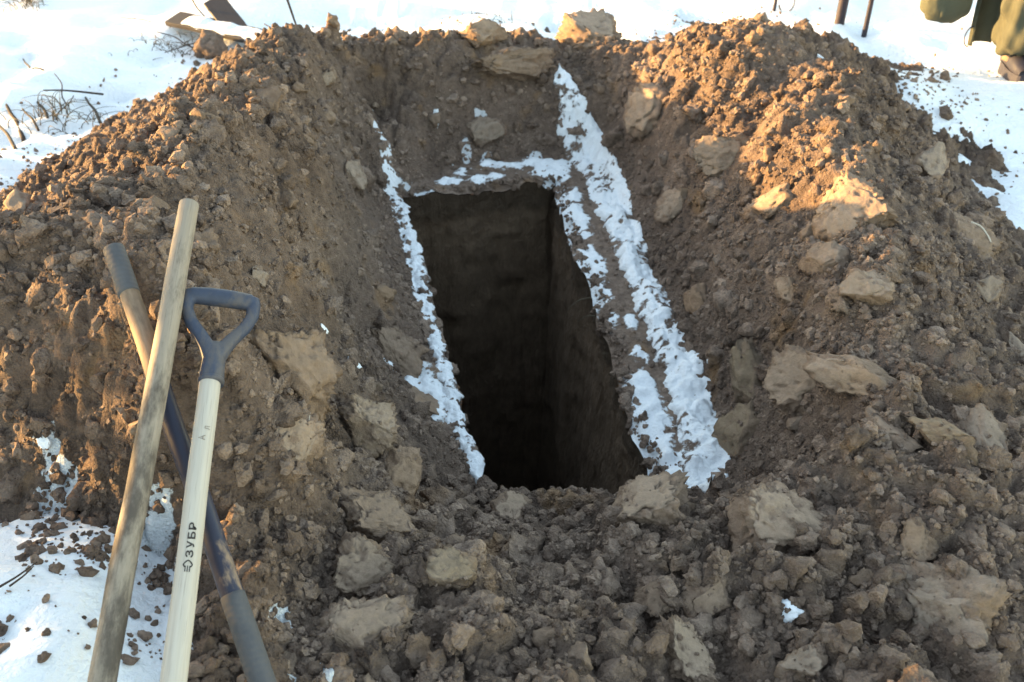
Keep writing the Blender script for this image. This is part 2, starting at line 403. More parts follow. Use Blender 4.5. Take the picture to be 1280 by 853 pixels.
def blob(px, py, rx, ry, z=0.0, rot=0.0):
    c = unz(px, py, z); dx, dy = gxx - c[0], gyy - c[1]; ca, sa = math.cos(rot), math.sin(rot)
    return np.exp(-(((dx * ca + dy * sa) / rx) ** 2 + ((-dx * sa + dy * ca) / ry) ** 2))
snowy = np.zeros_like(dirt)
for b in [(700, 225, .07, .16), (712, 255, .06, .16), (722, 290, .06, .15), (738, 330, .055, .14), (750, 368, .045, .11), (762, 400, .03, .07), (790, 405, .025, .05),
          (800, 480, .05, .09), (808, 520, .06, .10), (822, 555, .07, .09), (838, 590, .085, .09), (862, 608, .07, .05), (800, 445, .03, .05),
          (520, 480, .075, .09), (545, 505, .06, .09), (510, 462, .04, .04), (575, 560, .03, .08),
          (580, 215, .05, .06), (610, 205, .05, .06), (640, 210, .07, .05), (665, 200, .06, .07), (690, 195, .08, .09), (505, 232, .05, .05), (530, 240, .05, .03), (560, 228, .06, .035), (595, 226, .06, .035), (625, 222, .07, .035), (660, 216, .07, .04), (690, 212, .06, .06)]:
    snowy = snowy + .8 * blob(b[0], b[1], b[2] * 1.15, b[3] * 1.15)
snowy = np.clip(snowy * (1 + .75 * fbm(pn * 13, 4, 78, .65)), 0, 1.2)
dirt = np.clip(dirt - snowy, 0, 1)
sbump = .022 * np.clip(snowy, 0, 1) * (inz < .1) * (.7 + .6 * vnoise(pn * 30, 77)); gz = gz + sbump
per0 = [(0.0, r) for r in rows_in[::-1]] + [(u, PY0) for u in np.linspace(0, 1, NU)[1:]] + [(1.0, r) for r in rows_in[1:]] + [(u, PY1) for u in np.linspace(1, 0, NU)[1:]]
PIT = np.stack(warp(np.array(per0)[:, 0], np.array(per0)[:, 1]), 1)[::6]
def lip(x, y):
    d_ = np.maximum(poly_dist(PIT, x, y), 0); q = np.stack([x, y, x * 0], 1)
    return .045 * np.clip(.55 + .8 * fbm(q * 11, 3, 120), .05, 1.3) * np.exp(-(d_ / .04) ** 2)
nearpit = inz < .2; gz[nearpit] -= lip(gxx[nearpit], gyy[nearpit]) + sbump[nearpit] * np.exp(-(np.maximum(poly_dist(PIT, gxx[nearpit], gyy[nearpit]), 0) / .03) ** 2)
# crumbs of earth trodden into the snow near the heap
F = grid_faces(nr, nc)
fr, fc = np.divmod(np.arange(len(F)), nc - 1)
r0, r1 = np.searchsorted(rows, PY0 - 1e-6), np.searchsorted(rows, PY1 - 1e-6)
c0, c1 = np.searchsorted(ucol, -1e-9), np.searchsorted(ucol, 1 - 1e-9)
hole = (fr >= r0) & (fr < r1) & (fc >= c0) & (fc < c1)
me = mesh_np('ground', np.stack([gxx, gyy, gz], 1), F[~hole], True, {'dirt': dirt})
ground = tag(link('ground', me, M['snow']), kind='structure')

# pit walls and floor
per = [(u, r) for u, r in zip([0.0] * len(rows_in), rows_in[::-1])] + [(u, PY0) for u in np.linspace(0, 1, NU)[1:]] + [(1.0, r) for r in rows_in[1:]] + [(u, PY1) for u in np.linspace(1, 0, NU)[1:]]
per = np.array(per); bx, by = warp(per[:, 0], per[:, 1]); npz = len(per)
top = ground_z(bx, by) - lip(bx, by); DEPTH = 2.2
cx_, cy_ = bx.mean(), by.mean()
tx, ty = np.gradient(bx), np.gradient(by); ln = np.hypot(tx, ty) + 1e-9; inx, iny = -ty / ln, tx / ln
flip = np.sign((cx_ - bx) * inx + (cy_ - by) * iny); k = np.ones(15) / 15
inx, iny = inx * flip, iny * flip
lev = np.concatenate([np.linspace(0, .3, 22), np.linspace(.3, DEPTH, 60)[1:]])
VV, TT = [], []
for dz in lev:
    q = np.stack([bx * 1.0, by * 1.0, np.full(npz, -dz)], 1)
    ns = .007 * fbm(q * 14, 3, 90) + .012 * fbm(q * np.array([6, 6, 1.0]), 3, 91) + .005 * fbm(q * 60, 2, 92)
    arc = np.concatenate([[0], np.cumsum(np.hypot(np.diff(bx), np.diff(by)))]) / .17; cell = np.floor(arc + .25 * vnoise(q * 4, 96)); dd = dz / .3 + _h(cell, cell * 0, cell * 0, 97) + .15 * vnoise(q * 9, 98); band = np.floor(dd)
    ns = ns + .016 * (_h(cell, band, cell * 0, 94) - .5) + .008 * (dd % 1.0 - .5)
    w_ = min(1, dz / .08); off = ns * w_ + .03 * dz - .012 * w_
    VV.append(np.stack([bx + inx * off, by + iny * off, top * (1 - w_) - .004 - dz + .004 * ns], 1))
pw = mesh_np('pit_wall', np.vstack(VV), grid_faces(len(lev), npz))
def make_pit():
    m, nt, b = new_mat('pit_earth'); g = G(nt); p = g.pos()
    n = g.math('ADD', g.math('MULTIPLY', g.noise(g.mapv(p, (1, 1, .6)), 26, 7, .75), .75), g.math('MULTIPLY', g.noise(g.mapv(p, (.3, .3, 1)), 9, 4), .25)); c = g.ramp(n, [(.25, (.09, .06, .040)), (.6, (.19, .127, .083)), (.85, (.30, .208, .138))])
    z = g.n('ShaderNodeSeparateXYZ', Vector=p).outputs[2]
    topsoil = g.step(g.math('ADD', z, g.math('MULTIPLY', g.noise(p, 12, 4), .14)), -.13, -.03)
    nt.links.new(g.mix(g.math('MULTIPLY', topsoil, .75), c, (.06, .041, .027, 1)), b.inputs['Base Color'])
    nt.links.new(g.bump(g.math('ADD', g.noise(p, 55, 7, .75), g.math('MULTIPLY', g.noise(g.mapv(p, (1, 1, .12)), 60, 4), .7)), 1.0, .02), b.inputs['Normal']); return m
M['pit'] = make_pit()
tag(link('pit_wall', pw, M['pit']), kind='structure')
fu, frr = np.meshgrid(np.linspace(-.02, 1.02, 40), np.linspace(PY0 - .02, PY1 + .02, 100)); fxx, fyy = warp(np.clip(fu.ravel(), 0, 1), frr.ravel())
fz = -DEPTH + .06 + .04 * fbm(np.stack([fxx, fyy, fxx * 0], 1) * 8, 3, 95)
tag(link('pit_floor', mesh_np('pit_floor', np.stack([fxx, fyy, fz], 1), grid_faces(100, 40)), M['pit']), kind='structure')

# ------------------------------------------------------------------ the heap itself
gfull = ground_z(gx, gy)
frost = np.zeros(len(gx))
for px, py, rx, ry in [(572, 212, .06, .05), (583, 190, .03, .05), (612, 205, .05, .05), (648, 216, .06, .04), (668, 200, .04, .04), (688, 208, .04, .06), (508, 234, .05, .03), (532, 236, .05, .02), (640, 180, .02, .03), (600, 150, .03, .02), (545, 142, .015, .03), (625, 225, .06, .03),
                       (888, 446, .025, .02), (57, 553, .03, .05), (44, 600, .035, .08), (70, 622, .05, .05), (20, 655, .08, .06), (110, 668, .05, .04), (150, 690, .06, .06), (200, 668, .05, .05), (190, 735, .05, .06), (165, 790, .05, .06), (120, 760, .15, .12), (60, 730, .16, .14), (205, 835, .04, .05), (352, 785, .02, .04), (362, 822, .035, .05), (385, 850, .05, .04),
                       (400, 850, .04, .03), (486, 456, .02, .02), (505, 475, .05, .05), (540, 510, .05, .05), (870, 600, .05, .05), (893, 560, .03, .06), (880, 610, .04, .04)]:
    c_, _ = hit(px, py); frost = np.maximum(frost, np.exp(-(((gx - c_[0]) / rx) ** 2 + ((gy - c_[1]) / ry) ** 2)))
frost = np.clip(frost * (1.0 + .8 * fbm(p3 * 15, 4, 79, .65)), 0, 1)
F = grid_faces(NY, NX); keep = (hz > gfull - .03)[F].any(1); F = F[keep]
used = np.zeros(NX * NY, bool); used[F.ravel()] = True; idx = np.cumsum(used) - 1
heap = link('soil_heap', mesh_np('soil_heap', np.stack([gx, gy, hz], 1)[used], idx[F], True, {'frost': frost[used]}), M['heap'])
tag(heap, 'broad ring of freshly dug brown soil heaped around the open pit', 'soil heap')

# ------------------------------------------------------------------ clods
def shape(V, r, ncut=6, na=.16, lo=.55, hi=.9, aniso=(.7, 1.25), s=0, flat=None, hardness=.92):
    v = V.copy(); cut = np.zeros(len(v))
    for k_ in range(ncut):
        n = r.normal(size=3); n /= np.linalg.norm(n); t = v @ n - r.uniform(lo, hi); m = t > 0; v[m] -= np.outer(t[m] * hardness, n)
    if flat is not None:
        tilt = np.array([r.normal() * .12, r.normal() * .12, 1.0]); tilt /= np.linalg.norm(tilt)
        t = v @ tilt - flat; m = t > 0; v[m] -= np.outer(t[m] * .985, tilt); cut = np.clip((t + .03) / .05, 0, 1)
    q = V * 1.6 + r.uniform(-50, 50, 3)
    d = na * fbm(q, 3, s) + na * 1.1 * (np.abs(fbm(q * 2.3, 3, s + 5, .6)) - .3) + na * .5 * fbm(q * 6.1, 2, s + 9)
    v = v * (1 + d * (1 - .85 * cut))[:, None]
    return v * r.uniform(aniso[0], aniso[1], 3), cut
def rot_to(n, ang):
    n = n / np.linalg.norm(n); a = np.array([1.0, 0, 0]) if abs(n[0]) < .9 else np.array([0, 1.0, 0])
    u = np.cross(n, a); u /= np.linalg.norm(u); w = np.cross(n, u); c, s = math.cos(ang), math.sin(ang)
    return np.stack([u * c + w * s, -u * s + w * c, n], 1)
def rand_rots(N):
    q = rng.normal(size=(N, 4)); q /= np.linalg.norm(q, axis=1)[:, None]; w, x, y, z = q.T
    return np.stack([np.stack([1 - 2 * (y * y + z * z), 2 * (x * y - z * w), 2 * (x * z + y * w)], 1), np.stack([2 * (x * y + z * w), 1 - 2 * (x * x + z * z), 2 * (y * z - x * w)], 1), np.stack([2 * (x * z - y * w), 2 * (y * z + x * w), 1 - 2 * (x * x + y * y)], 1)], 1)
def scatter_points(N, power=1.6, on_snow=False):
    out = []; got = 0
    while got < N:
        n = 60000; x = rng.uniform(X0 + .05, X1 - .05, n); y = rng.uniform(Y0 + .05, Y1 - .05, n)
        h = samp(HZ, x, y); g_ = ground_z(x, y, False)
        dep = y * math.cos(PITCH) + (CAM_H - h) * math.sin(PITCH)
        px = 640 + FPX * x / np.maximum(dep, .3)
        pr = np.clip((1.5 / np.maximum(dep, 1.0)) ** power, 0, 1) * np.where((px > -150) & (px < 1430), 1, .25)
        if on_snow:
            gap = g_ - h; pr = pr * np.where(gap > -.01, np.exp(-np.maximum(gap, 0) / .05), 0) * np.where(poly_dist(CORR, x, y) > .12, 1, .12)
        else: pr = pr * (h > g_ + .005)
        if not on_snow: pr = pr * (.35 + .65 * sstep(-.35, .35, vnoise(np.stack([x * 3.1, y * 3.1, x * 0], 1), 71)))
        k_ = rng.random(n) < pr; pit = poly_dist(PIT, x, y) < .015; k_ &= ~pit
        out.append(np.stack([x[k_], y[k_], np.maximum(h, ground_z(x, y))[k_]], 1)); got += k_.sum()
    return np.vstack(out)[:N]
def clod_stuff(name, sub, nvar, pts, smin, smax, skew=2.0, sink=.1, na=.18, ncut=6, jit=.0, smooth=True):
    N = len(pts); V0, F0 = ico(sub); sz = smin + (smax - smin) * rng.random(N) ** skew
    R = rand_rots(N); var = rng.integers(0, nvar, N); tint = np.clip(rng.normal(.5, .24, N), 0, 1)
    Vs, Fs, Ts, o = [], [], [], 0
    for v_ in range(nvar):
        k_ = np.where(var == v_)[0]
        if not len(k_): continue
        sh, _ = shape(V0, rng, ncut, na, s=v_ * 3); sh = sh * (1 + jit * rng.normal(size=(len(sh), 1)))
        q = np.einsum('nij,vj->nvi', R[k_], sh) * sz[k_][:, None, None]
        q += (pts[k_] + np.array([0, 0, 1.0]) * (sz[k_] * sink)[:, None])[:, None, :]
        Vs.append(q.reshape(-1, 3)); Fs.append((F0[None] + (np.arange(len(k_)) * len(V0))[:, None, None]).reshape(-1, 3) + o); o += len(k_) * len(V0)
        Ts.append(np.repeat(tint[k_], len(V0)))
    ob = link(name, mesh_np(name, np.vstack(Vs), np.vstack(Fs), smooth, {'tint': np.concatenate(Ts)}), M['clod'])
    return tag(ob, kind='stuff')
clod_stuff('soil_crumbs', 1, 40, scatter_points(38000, 1.4), .003, .0085, 1.3, .2, na=.2, ncut=3, jit=.16, smooth=False)
clod_stuff('soil_clods', 2, 28, scatter_points(9500, 1.0), .008, .024, 2.0, .0, na=.26, ncut=7, jit=.085, smooth=False)
clod_stuff('loose_clods', 3, 14, scatter_points(1000, .7), .019, .038, 1.6, -.15, na=.30, ncut=8, jit=.035)
fx_ = []
for px, py, rr, nn in [(80, 690, .05, 90), (45, 668, .03, 30), (120, 690, .03, 40), (195, 725, .03, 60), (165, 805, .03, 40), (0, 800, .02, 15), (60, 640, .03, 40), (90, 800, .16, 20)]:
    c_, _ = hit(px, py); fx_.append(c_[None, :2] + rng.normal(size=(nn, 2)) * rr)
fx_ = np.vstack(fx_); clod_stuff('crumbs_on_snow_patch', 2, 12, np.stack([fx_[:, 0], fx_[:, 1], surf(fx_[:, 0], fx_[:, 1])], 1), .002, .017, 4.0, .1, na=.32, jit=.12, smooth=False)
q_ = rng.uniform([-1.0, 1.7], [1.2, 4.75], (26000, 2)); dq = poly_dist(CORR, q_[:, 0], q_[:, 1]); dp = poly_dist(PIT, q_[:, 0], q_[:, 1])
pk = (dq < .10) & (dp > .004) & (rng.random(len(q_)) < np.where(dp < .05, 1.0, .45)); q_ = q_[pk]
clod_stuff('crumbs_by_pit', 1, 24, np.stack([q_[:, 0], q_[:, 1], surf(q_[:, 0], q_[:, 1])], 1), .003, .014, 3.0, .1, jit=.15, smooth=False)
ri = rng.integers(0, npz, 330); ro = rng.uniform(-.004, .05, 330) ** 1.0; rx_, ry_ = bx[ri] - inx[ri] * ro, by[ri] - iny[ri] * ro
clod_stuff('clods_on_pit_lip', 3, 14, np.stack([rx_, ry_, ground_z(rx_, ry_) - lip(rx_, ry_)], 1), .007, .028, 3.0, .05, na=.28, ncut=8, jit=.04)
clod_stuff('soil_crumbs_on_snow', 1, 10, scatter_points(2600, .6, True), .003, .012, 2.2, .15, jit=.15, smooth=False)

# clods large enough to be picked out one by one, shared shapes
variants = []
for i in range(18):
    sh, cut = shape(ico(3)[0], rng, 9, .27, lo=.45, hi=.85, s=100 + i, flat=(.4 if i % 3 == 0 else None)); sh = sh * (1 + .03 * rng.normal(size=(len(sh), 1)))
    variants.append(mesh_np('earth_clod', sh, ico(3)[1], True, {'tint': np.full(len(sh), rng.uniform(.25, .75)), 'cut': cut})); variants[-1].materials.append([M['clod'], M['clay_brown'], M['clod'], M['clay_grey']][i % 4])
ZONES = {'left': ('crumbly brown earth clod on the heap the shovels lean on', 'earth clods of the heap under the shovels'),
         'right': ('crumbly brown earth clod on the heap beyond the long snow ridge', 'earth clods of the heap beyond the snow ridge'),
         'near': ('crumbly brown earth clod on the low bank before the pit mouth', 'earth clods of the near bank'),
         'far': ('crumbly brown earth clod on the shaded bank at the pit head', 'earth clods of the far bank')}
cp = scatter_points(240, .5)
for P in cp:
    z = 'far' if P[1] > PY1 + .05 and abs(P[0]) < .75 else 'near' if P[1] < 1.95 and -.45 < P[0] < .75 else 'left' if P[0] < .1 else 'right'
    o = link('earth_clod', variants[rng.integers(0, 18)]); sz = .024 + .028 * rng.random() ** 2
    o.location = V3(P - np.array([0, 0, sz * .12])); o.scale = [sz * rng.uniform(.8, 1.25) for _ in range(3)]; o.rotation_euler = [rng.uniform(0, 6.28) for _ in range(3)]
    tag(o, ZONES[z][0], 'earth clod', ZONES[z][1])

# the big lumps of clay, one by one: px, py, width px, height px, roll deg (image), facing (0 slope normal .. 1 camera), thickness, material, label
LUMPS = [
 (1062, 260, 96, 74, 10, .35, .5, 'clay_tan', 'largest pale flat-faced clay lump high on the heap beyond the snow ridge'),
 (1086, 362, 62, 44, 25, .45, .5, 'clay_tan', 'pale wedge-shaped clay lump just below the largest flat-faced one'),
 (1232, 366, 40, 42, 0, .5, .6, 'clay_grey', 'small rounded grey clay lump alone on the outer slope'),
 (1003, 478, 74, 80, 50, .5, .5, 'clay_tan', 'cracked pale orange clay block with a scraped face'),
 (1066, 470, 62, 86, 60, .4, .5, 'clay_tan', 'crumbling pale clay slab against the cracked orange block'),
 (934, 470, 40, 84, 8, .5, .5, 'clay_olive', 'narrow upright brown clay slab beside the snow ridge'),
 (926, 545, 70, 48, 12, .3, .6, 'clay_olive', 'olive brown clay block at the near end of the snow ridge'),
 (968, 650, 128, 110, 40, .4, .55, 'clay_tan', 'big crumbly clay lump with a pale broken face near the pit mouth corner'),
 (1182, 765, 140, 112, -32, .45, .4, 'clay_grey', 'biggest pale clay slab low on the near slope, smooth on top'),
 (803, 640, 98, 60, 18, .15, .6, 'clay_tan', 'clay slab with a pale flat top overhanging the pit mouth'),
 (858, 822, 72, 78, 30, .5, .4, 'clay_stripe', 'pale clay slab with spade grooves and a crack at the bottom edge'),
 (1002, 832, 58, 46, 0, .4, .6, 'clay_grey', 'smooth rounded grey clay lump at the bottom edge'),
 (455, 802, 130, 100, -12, .35, .6, 'clay_tan', 'biggest rounded clay boulder at the bottom edge by the snow'),
 (455, 716, 100, 74, -8, .3, .6, 'clay_tan', 'clay lump with a white root in it above the rounded boulder'),
 (360, 560, 130, 74, 32, .45, .4, 'clay_tan', 'long tapering clay slab beside the shovel shafts'),
 (458, 530, 94, 56, -18, .35, .5, 'clay_stripe', 'pale clay slab with a scraped ridged face above the pit mouth'),
 (352, 470, 92, 82, 30, .3, .7, 'clay_brown', 'crumbly loaf-shaped clod right beside the grip of the shovel'),
 (503, 592, 52, 62, -10, .4, .7, 'clay_rust', 'orange brown clay block between the scraped slab and the pit mouth'),
 (470, 655, 106, 54, 10, .35, .45, 'clay_brown', 'smeared flat clay lump over the one with the white root'),
 (640, 642, 50, 44, 0, .35, .5, 'clay_tan', 'small pale clay lump on the lip of the pit mouth'),
 (903, 196, 74, 46, 20, .4, .6, 'clay_tan', 'sunlit knobbly clay lump at the lower end of the lit patch'),
 (846, 256, 46, 44, 60, .4, .5, 'clay_grey', 'pale clay slab in shade just below the sunlit patch'),
 (806, 140, 66, 52, -30, .4, .5, 'clay_tan', 'smooth sunlit clay slab beside the upper snow ridge'),
 (742, 52, 86, 40, 28, .3, .5, 'clay_tan', 'tilted clay slab on the corner above the top of the snow ridge'),
 (604, 46, 60, 30, 8, .4, .6, 'clay_tan', 'sunlit clay lump on the crest of the far bank'),
 (642, 84, 116, 32, 4, .4, .5, 'clay_brown', 'long flat clay slab across the shaded far bank'),
 (602, 162, 54, 42, 25, .4, .6, 'clay_grey', 'clay lump among the snow patches at the pit head'),
 (268, 66, 40, 38, 0, .5, .8, 'clod', 'single round clod perched on the crest before the planks'),
 (490, 440, 78, 48, -20, .3, .5, 'clay_brown', 'flattish clay lump over the snow bulge at the pit edge'),
 (528, 512, 70, 32, -30, .3, .5, 'clay_brown', 'thin clay slab lying at the foot of the snow bulge'),
 (566, 716, 64, 50, -20, .3, .6, 'clay_olive', 'olive crumbly clod on the near bank below the pit mouth'),
 (1204, 298, 84, 46, -35, .4, .4, 'clay_brown', 'clay slab with a frosted white edge on the outer slope'),
 (872, 376, 38, 42, 30, .4, .6, 'clay_rust', 'reddish wedge of clay close to the middle of the snow ridge'),
 (1112, 546, 54, 66, 35, .4, .5, 'clay_brown', 'brown clay slab below the crumbling pale one'),
 (1180, 548, 46, 56, 60, .4, .5, 'clay_olive', 'upright clay slab in a crevice of the near slope'),
 (1228, 556, 52, 110, 12, .45, .4, 'clay_grey', 'tall narrow grey slab standing beside the crevice'),
 (1272, 446, 32, 56, 10, .4, .5, 'clay_grey', 'pale grey slab cut off by the picture edge'),
 (968, 254, 56, 36, 25, .4, .5, 'clay_tan', 'tan clay lump beside the largest flat-faced one'),
 (986, 364, 34, 32, 30, .4, .6, 'clay_tan', 'small tan lump uphill of the cracked orange block'),
 (408, 98, 22, 26, 0, .5, .6, 'clay_grey', 'small pale lump high on the inner slope by the far bank'),
 (440, 218, 38, 32, 0, .4, .6, 'clay_grey', 'pale lump on the inner slope beside the thin snow strip'),
 (1146, 676, 56, 48, 10, .4, .6, 'clay_brown', 'rounded clod just uphill of the biggest pale slab'),
 (884, 752, 60, 52, 30, .3, .6, 'clay_brown', 'dark clay lump on the near bank above the grooved slab'),
 (820, 748, 54, 44, 0, .3, .6, 'clay_brown', 'clay lump in the middle of the near bank'),
 (1160, 214, 40, 34, -20, .4, .6, 'clay_grey', 'frosted clod near the snowy outer foot of the heap'),
 (322, 348, 26, 30, 0, .5, .6, 'clay_grey', 'small grey lump just above the corner of the shovel grip'),
 (50, 372, 34, 30, 30, .4, .5, 'clay_tan', 'pale flat lump near the edge of the picture on the shovel heap'),
 (1030, 330, 60, 46, 15, .4, .6, 'clay_brown', 'rounded clod under the largest flat-faced lump'),
 (240, 622, 1, 1, 0, 0, .5, 'clay_brown', ''),
]
def lump_shape(V, r, s, flat):
    v = V.copy(); n0 = r.uniform(-60, 60, 3)
    v *= (1 + .30 * fbm(V * 1.3 + n0, 2, s))[:, None]
    for k_ in range(r.integers(6, 10)):                      # broken sides
        a = r.uniform(0, 6.283); n = np.array([math.cos(a), math.sin(a), r.uniform(-.6, .6)]); n /= np.linalg.norm(n)
        t = v @ n - r.uniform(.55, .9); m = t > 0; v[m] -= np.outer(t[m] * .97, n)
    cut = np.zeros(len(v))
    for k_ in range(2):                                      # one main split face and a second facet
        tilt = np.array([r.normal() * (.16 if k_ == 0 else .75), r.normal() * (.16 if k_ == 0 else .75), 1.0]); tilt /= np.linalg.norm(tilt)
        t = v @ tilt - flat * (1 if k_ == 0 else r.uniform(.8, 1.2)); m = t > 0; v[m] -= np.outer(t[m] * .96, tilt)
        cut = np.maximum(cut, np.clip((t + .02) / .07, 0, 1) * (1 if k_ == 0 else .55))
    q = V * 1.9 + n0
    big = .13 * fbm(q, 3, s + 3); fine = .19 * np.abs(fbm(q * 3.1, 4, s + 5, .6)) + .05 * fbm(q * 8, 3, s + 8)
    chip = sstep(.15, .7, fbm(q * 1.9 + 9, 4, s + 11, .6)) * .16; crack = np.exp(-(fbm(q * 1.1 - 4, 3, s + 15) / .035) ** 2) * .07
    k2 = 1 - .62 * cut
    v = v * (1 + big * (1 - .6 * cut) + (fine - .05) * k2 - chip * (.4 + .6 * cut) - crack * cut)[:, None]
    cut = np.clip(cut - 3.5 * chip, 0, 1)
    return v, cut
def lump(name, px, py, w, h, roll, face, thick, mat, label, cat='clay lump', grp='large clay lumps on the heap'):
    P, dep = hit(px, py); r = np.random.default_rng(int(px * 7 + py * 13))
    n = normal_at(P[0:1], P[1:2], .06)[0]; tc = EYE - P; tc /= np.linalg.norm(tc)
    n = n * (1 - face) + tc * face; n /= np.linalg.norm(n)
    W_, H_ = w * dep / FPX / 2, h * dep / FPX / 2
    H_ = H_ / max(.45, float(n @ tc))
    sub = 5 if w > 70 else 4
    sh, cut = lump_shape(ico(sub)[0], r, int(px), .52 if thick < .65 else .66)
    sh *= np.array([W_, H_, max(W_, H_) * thick * 1.3]) * 1.1
    a = math.radians(roll); u = RGT * math.cos(a) + UPV * math.sin(a); u = u - n * (u @ n); u /= np.linalg.norm(u); v = np.cross(n, u)
    R = np.stack([u, v, n], 1)
    o = link(name, mesh_np(name, sh, ico(sub)[1], True, {'cut': cut, 'tint': cut * 0 + .5}), M[mat])
    Mx = Matrix([list(R[i]) + [0] for i in range(3)] + [[0, 0, 0, 1]]); Mx.translation = V3(P + n * max(W_, H_) * thick * .14)
    o.matrix_world = Mx
    if name == 'clay_lump':
        wv = sh @ R.T + np.array(Mx.translation); up = wv[:, 2] > np.quantile(wv[:, 2], .45); ii = np.where(up)[0]
        ON_LUMPS.append(wv[r.choice(ii, int(4 + w * h / 420))])
    tag(o, label, cat, grp); return o
ON_LUMPS = []
for L in LUMPS:
    if L[8]: lump('clay_lump', *L)
clod_stuff('crumbs_on_lumps', 2, 10, np.vstack(ON_LUMPS), .002, .0085, 3, -.2, na=.25, ncut=5, jit=.08, smooth=False)
for i, (px, py, w, lab) in enumerate([(1180, 98, 14, 'dark clod lying alone on the snow before the boots'), (1182, 146, 17, 'dark clod lying on the snow beside the heap foot'), (1240, 206, 24, 'dark clod sticking up from the snowy edge of the heap'),
                                     (42, 690, 24, 'clod lying on the snow patch beside the weathered handle'), (60, 792, 10, 'smallest dark clod on the snow patch'), (68, 712, 16, 'clod at the tip of the dry twig on the snow patch')]):
    lump('snow_clod', px, py, w, w * .9, 0, .3, .8, 'clod', lab, 'earth clod', 'clods lying on the snow')

# ------------------------------------------------------------------ snow ridges along the pit
def ridge(name, path, label, height, seed, jag):
    P = np.array([hit(a, b)[0] for a, b, z, w in path]); Wd = np.array([w * ((P[i] - EYE) @ FWD) / FPX for i, (a, b, z, w) in enumerate(path)])
    d = np.concatenate([[0], np.cumsum(np.linalg.norm(np.diff(P, axis=0), axis=1))]); n = int(d[-1] / .008); t = np.linspace(0, d[-1], n)
    C = np.stack([np.interp(t, d, P[:, k_]) for k_ in range(3)], 1)
    for _ in range(12): C[1:-1] = .25 * C[:-2] + .5 * C[1:-1] + .25 * C[2:]
    w = np.interp(t, d, Wd) * .5; T = np.gradient(C, axis=0)[:, :2]; T /= np.linalg.norm(T, axis=1)[:, None]; Nn = np.stack([T[:, 1], -T[:, 0]], 1)
    m = 27; s = np.linspace(-1, 1, m)
    e1 = 1 + jag * fbm(np.stack([t * 16, t * 0, t * 0], 1), 5, seed, .7); e2 = 1 + jag * fbm(np.stack([t * 16, t * 0 + 40, t * 0], 1), 5, seed, .7)
    taper = sstep(0, .08, t) * sstep(0, .03, d[-1] - t) * .9 + .1
    hw = np.where(s[None] < 0, (w * e1 * taper)[:, None], (w * e2 * taper)[:, None])
    xy = C[:, None, :2] + Nn[:, None] * (s[None] * hw)[..., None]
    x, y = xy[..., 0].ravel(), xy[..., 1].ravel(); base = surf(x, y).reshape(n, m); mv = np.array([base[max(0, i - 6):i + 7].mean(0) for i in range(n)]); base = np.minimum(mv, base + .02)
    q = np.stack([x, y, x * 0], 1); prof = np.maximum(0, 1 - np.abs(s)[None] ** 2.6) ** .6
    hgt = height * prof * (.8 + .35 * fbm(q * 14, 3, seed + 2).reshape(n, m)) + .006 * prof * fbm(q * 55, 3, seed + 3).reshape(n, m) - .008
    V = np.stack([x, y, (base + hgt).ravel()], 1)
    dirt_ = np.clip(.22 + .30 * fbm(q * 9, 3, seed + 4) + .22 * fbm(q * 40, 3, seed + 6) + .25 * (np.abs(np.tile(s, n)) ** 4), 0, .62)
    o = link(name, mesh_np(name, V, grid_faces(n, m), True, {'dirt': dirt_}), M['snow']); tag(o, label, 'snow'); return o
ridge('snow_ridge', [(699, 86, .33, 18), (706, 115, .27, 30), (720, 155, .18, 38), (738, 200, .10, 40), (760, 250, .06, 44), (785, 310, .04, 44), (812, 375, .04, 40), (838, 435, .04, 44), (862, 500, .04, 56), (880, 560, .04, 62), (886, 612, .06, 48)],
      'long straight ridge of snow between the pit and the heap', .052, 200, .22)
ridge('snow_strip', [(465, 130, .16, 7), (474, 165, .09, 12), (486, 215, .04, 18), (499, 262, .02, 22), (515, 320, .02, 22), (533, 388, .02, 22), (549, 445, .02, 24), (566, 510, .02, 28), (586, 565, .02, 22), (603, 612, .03, 16)],
      'thin strip of snow along the pit edge on the shovel side', .022, 300, .45)
for i, (px, py, w, lab) in enumerate([(405, 412, 12, 'snow scrap alone on the slope above the scraped slab'), (447, 457, 12, 'snow scrap uphill of the snow bulge'), (437, 447, 6, 'tiniest snow scrap beside another on the inner slope'), (486, 455, 10, 'snow scrap nearest the snow bulge'),
                                     (686, 647, 12, 'snow scrap on the lip of the pit mouth'), (982, 764, 36, 'large frosty snow scrap in a hollow of the near slope'), (550, 752, 15, 'snow scrap on the near bank beside the root lump'), (1026, 72, 9, 'snow scrap on the crest before the dark posts'), (545, 140, 9, 'snow scrap high on the shaded far bank'), (890, 445, 20, 'snow scrap between the ridge and the upright slab'), (57, 552, 18, 'snow scrap above the snow patch at the picture edge')]):
    o = lump('snow_scrap', px, py, w, w * .7, (i * 37) % 60, .3, .4, 'snow', lab, 'snow', 'scraps of snow on the soil')


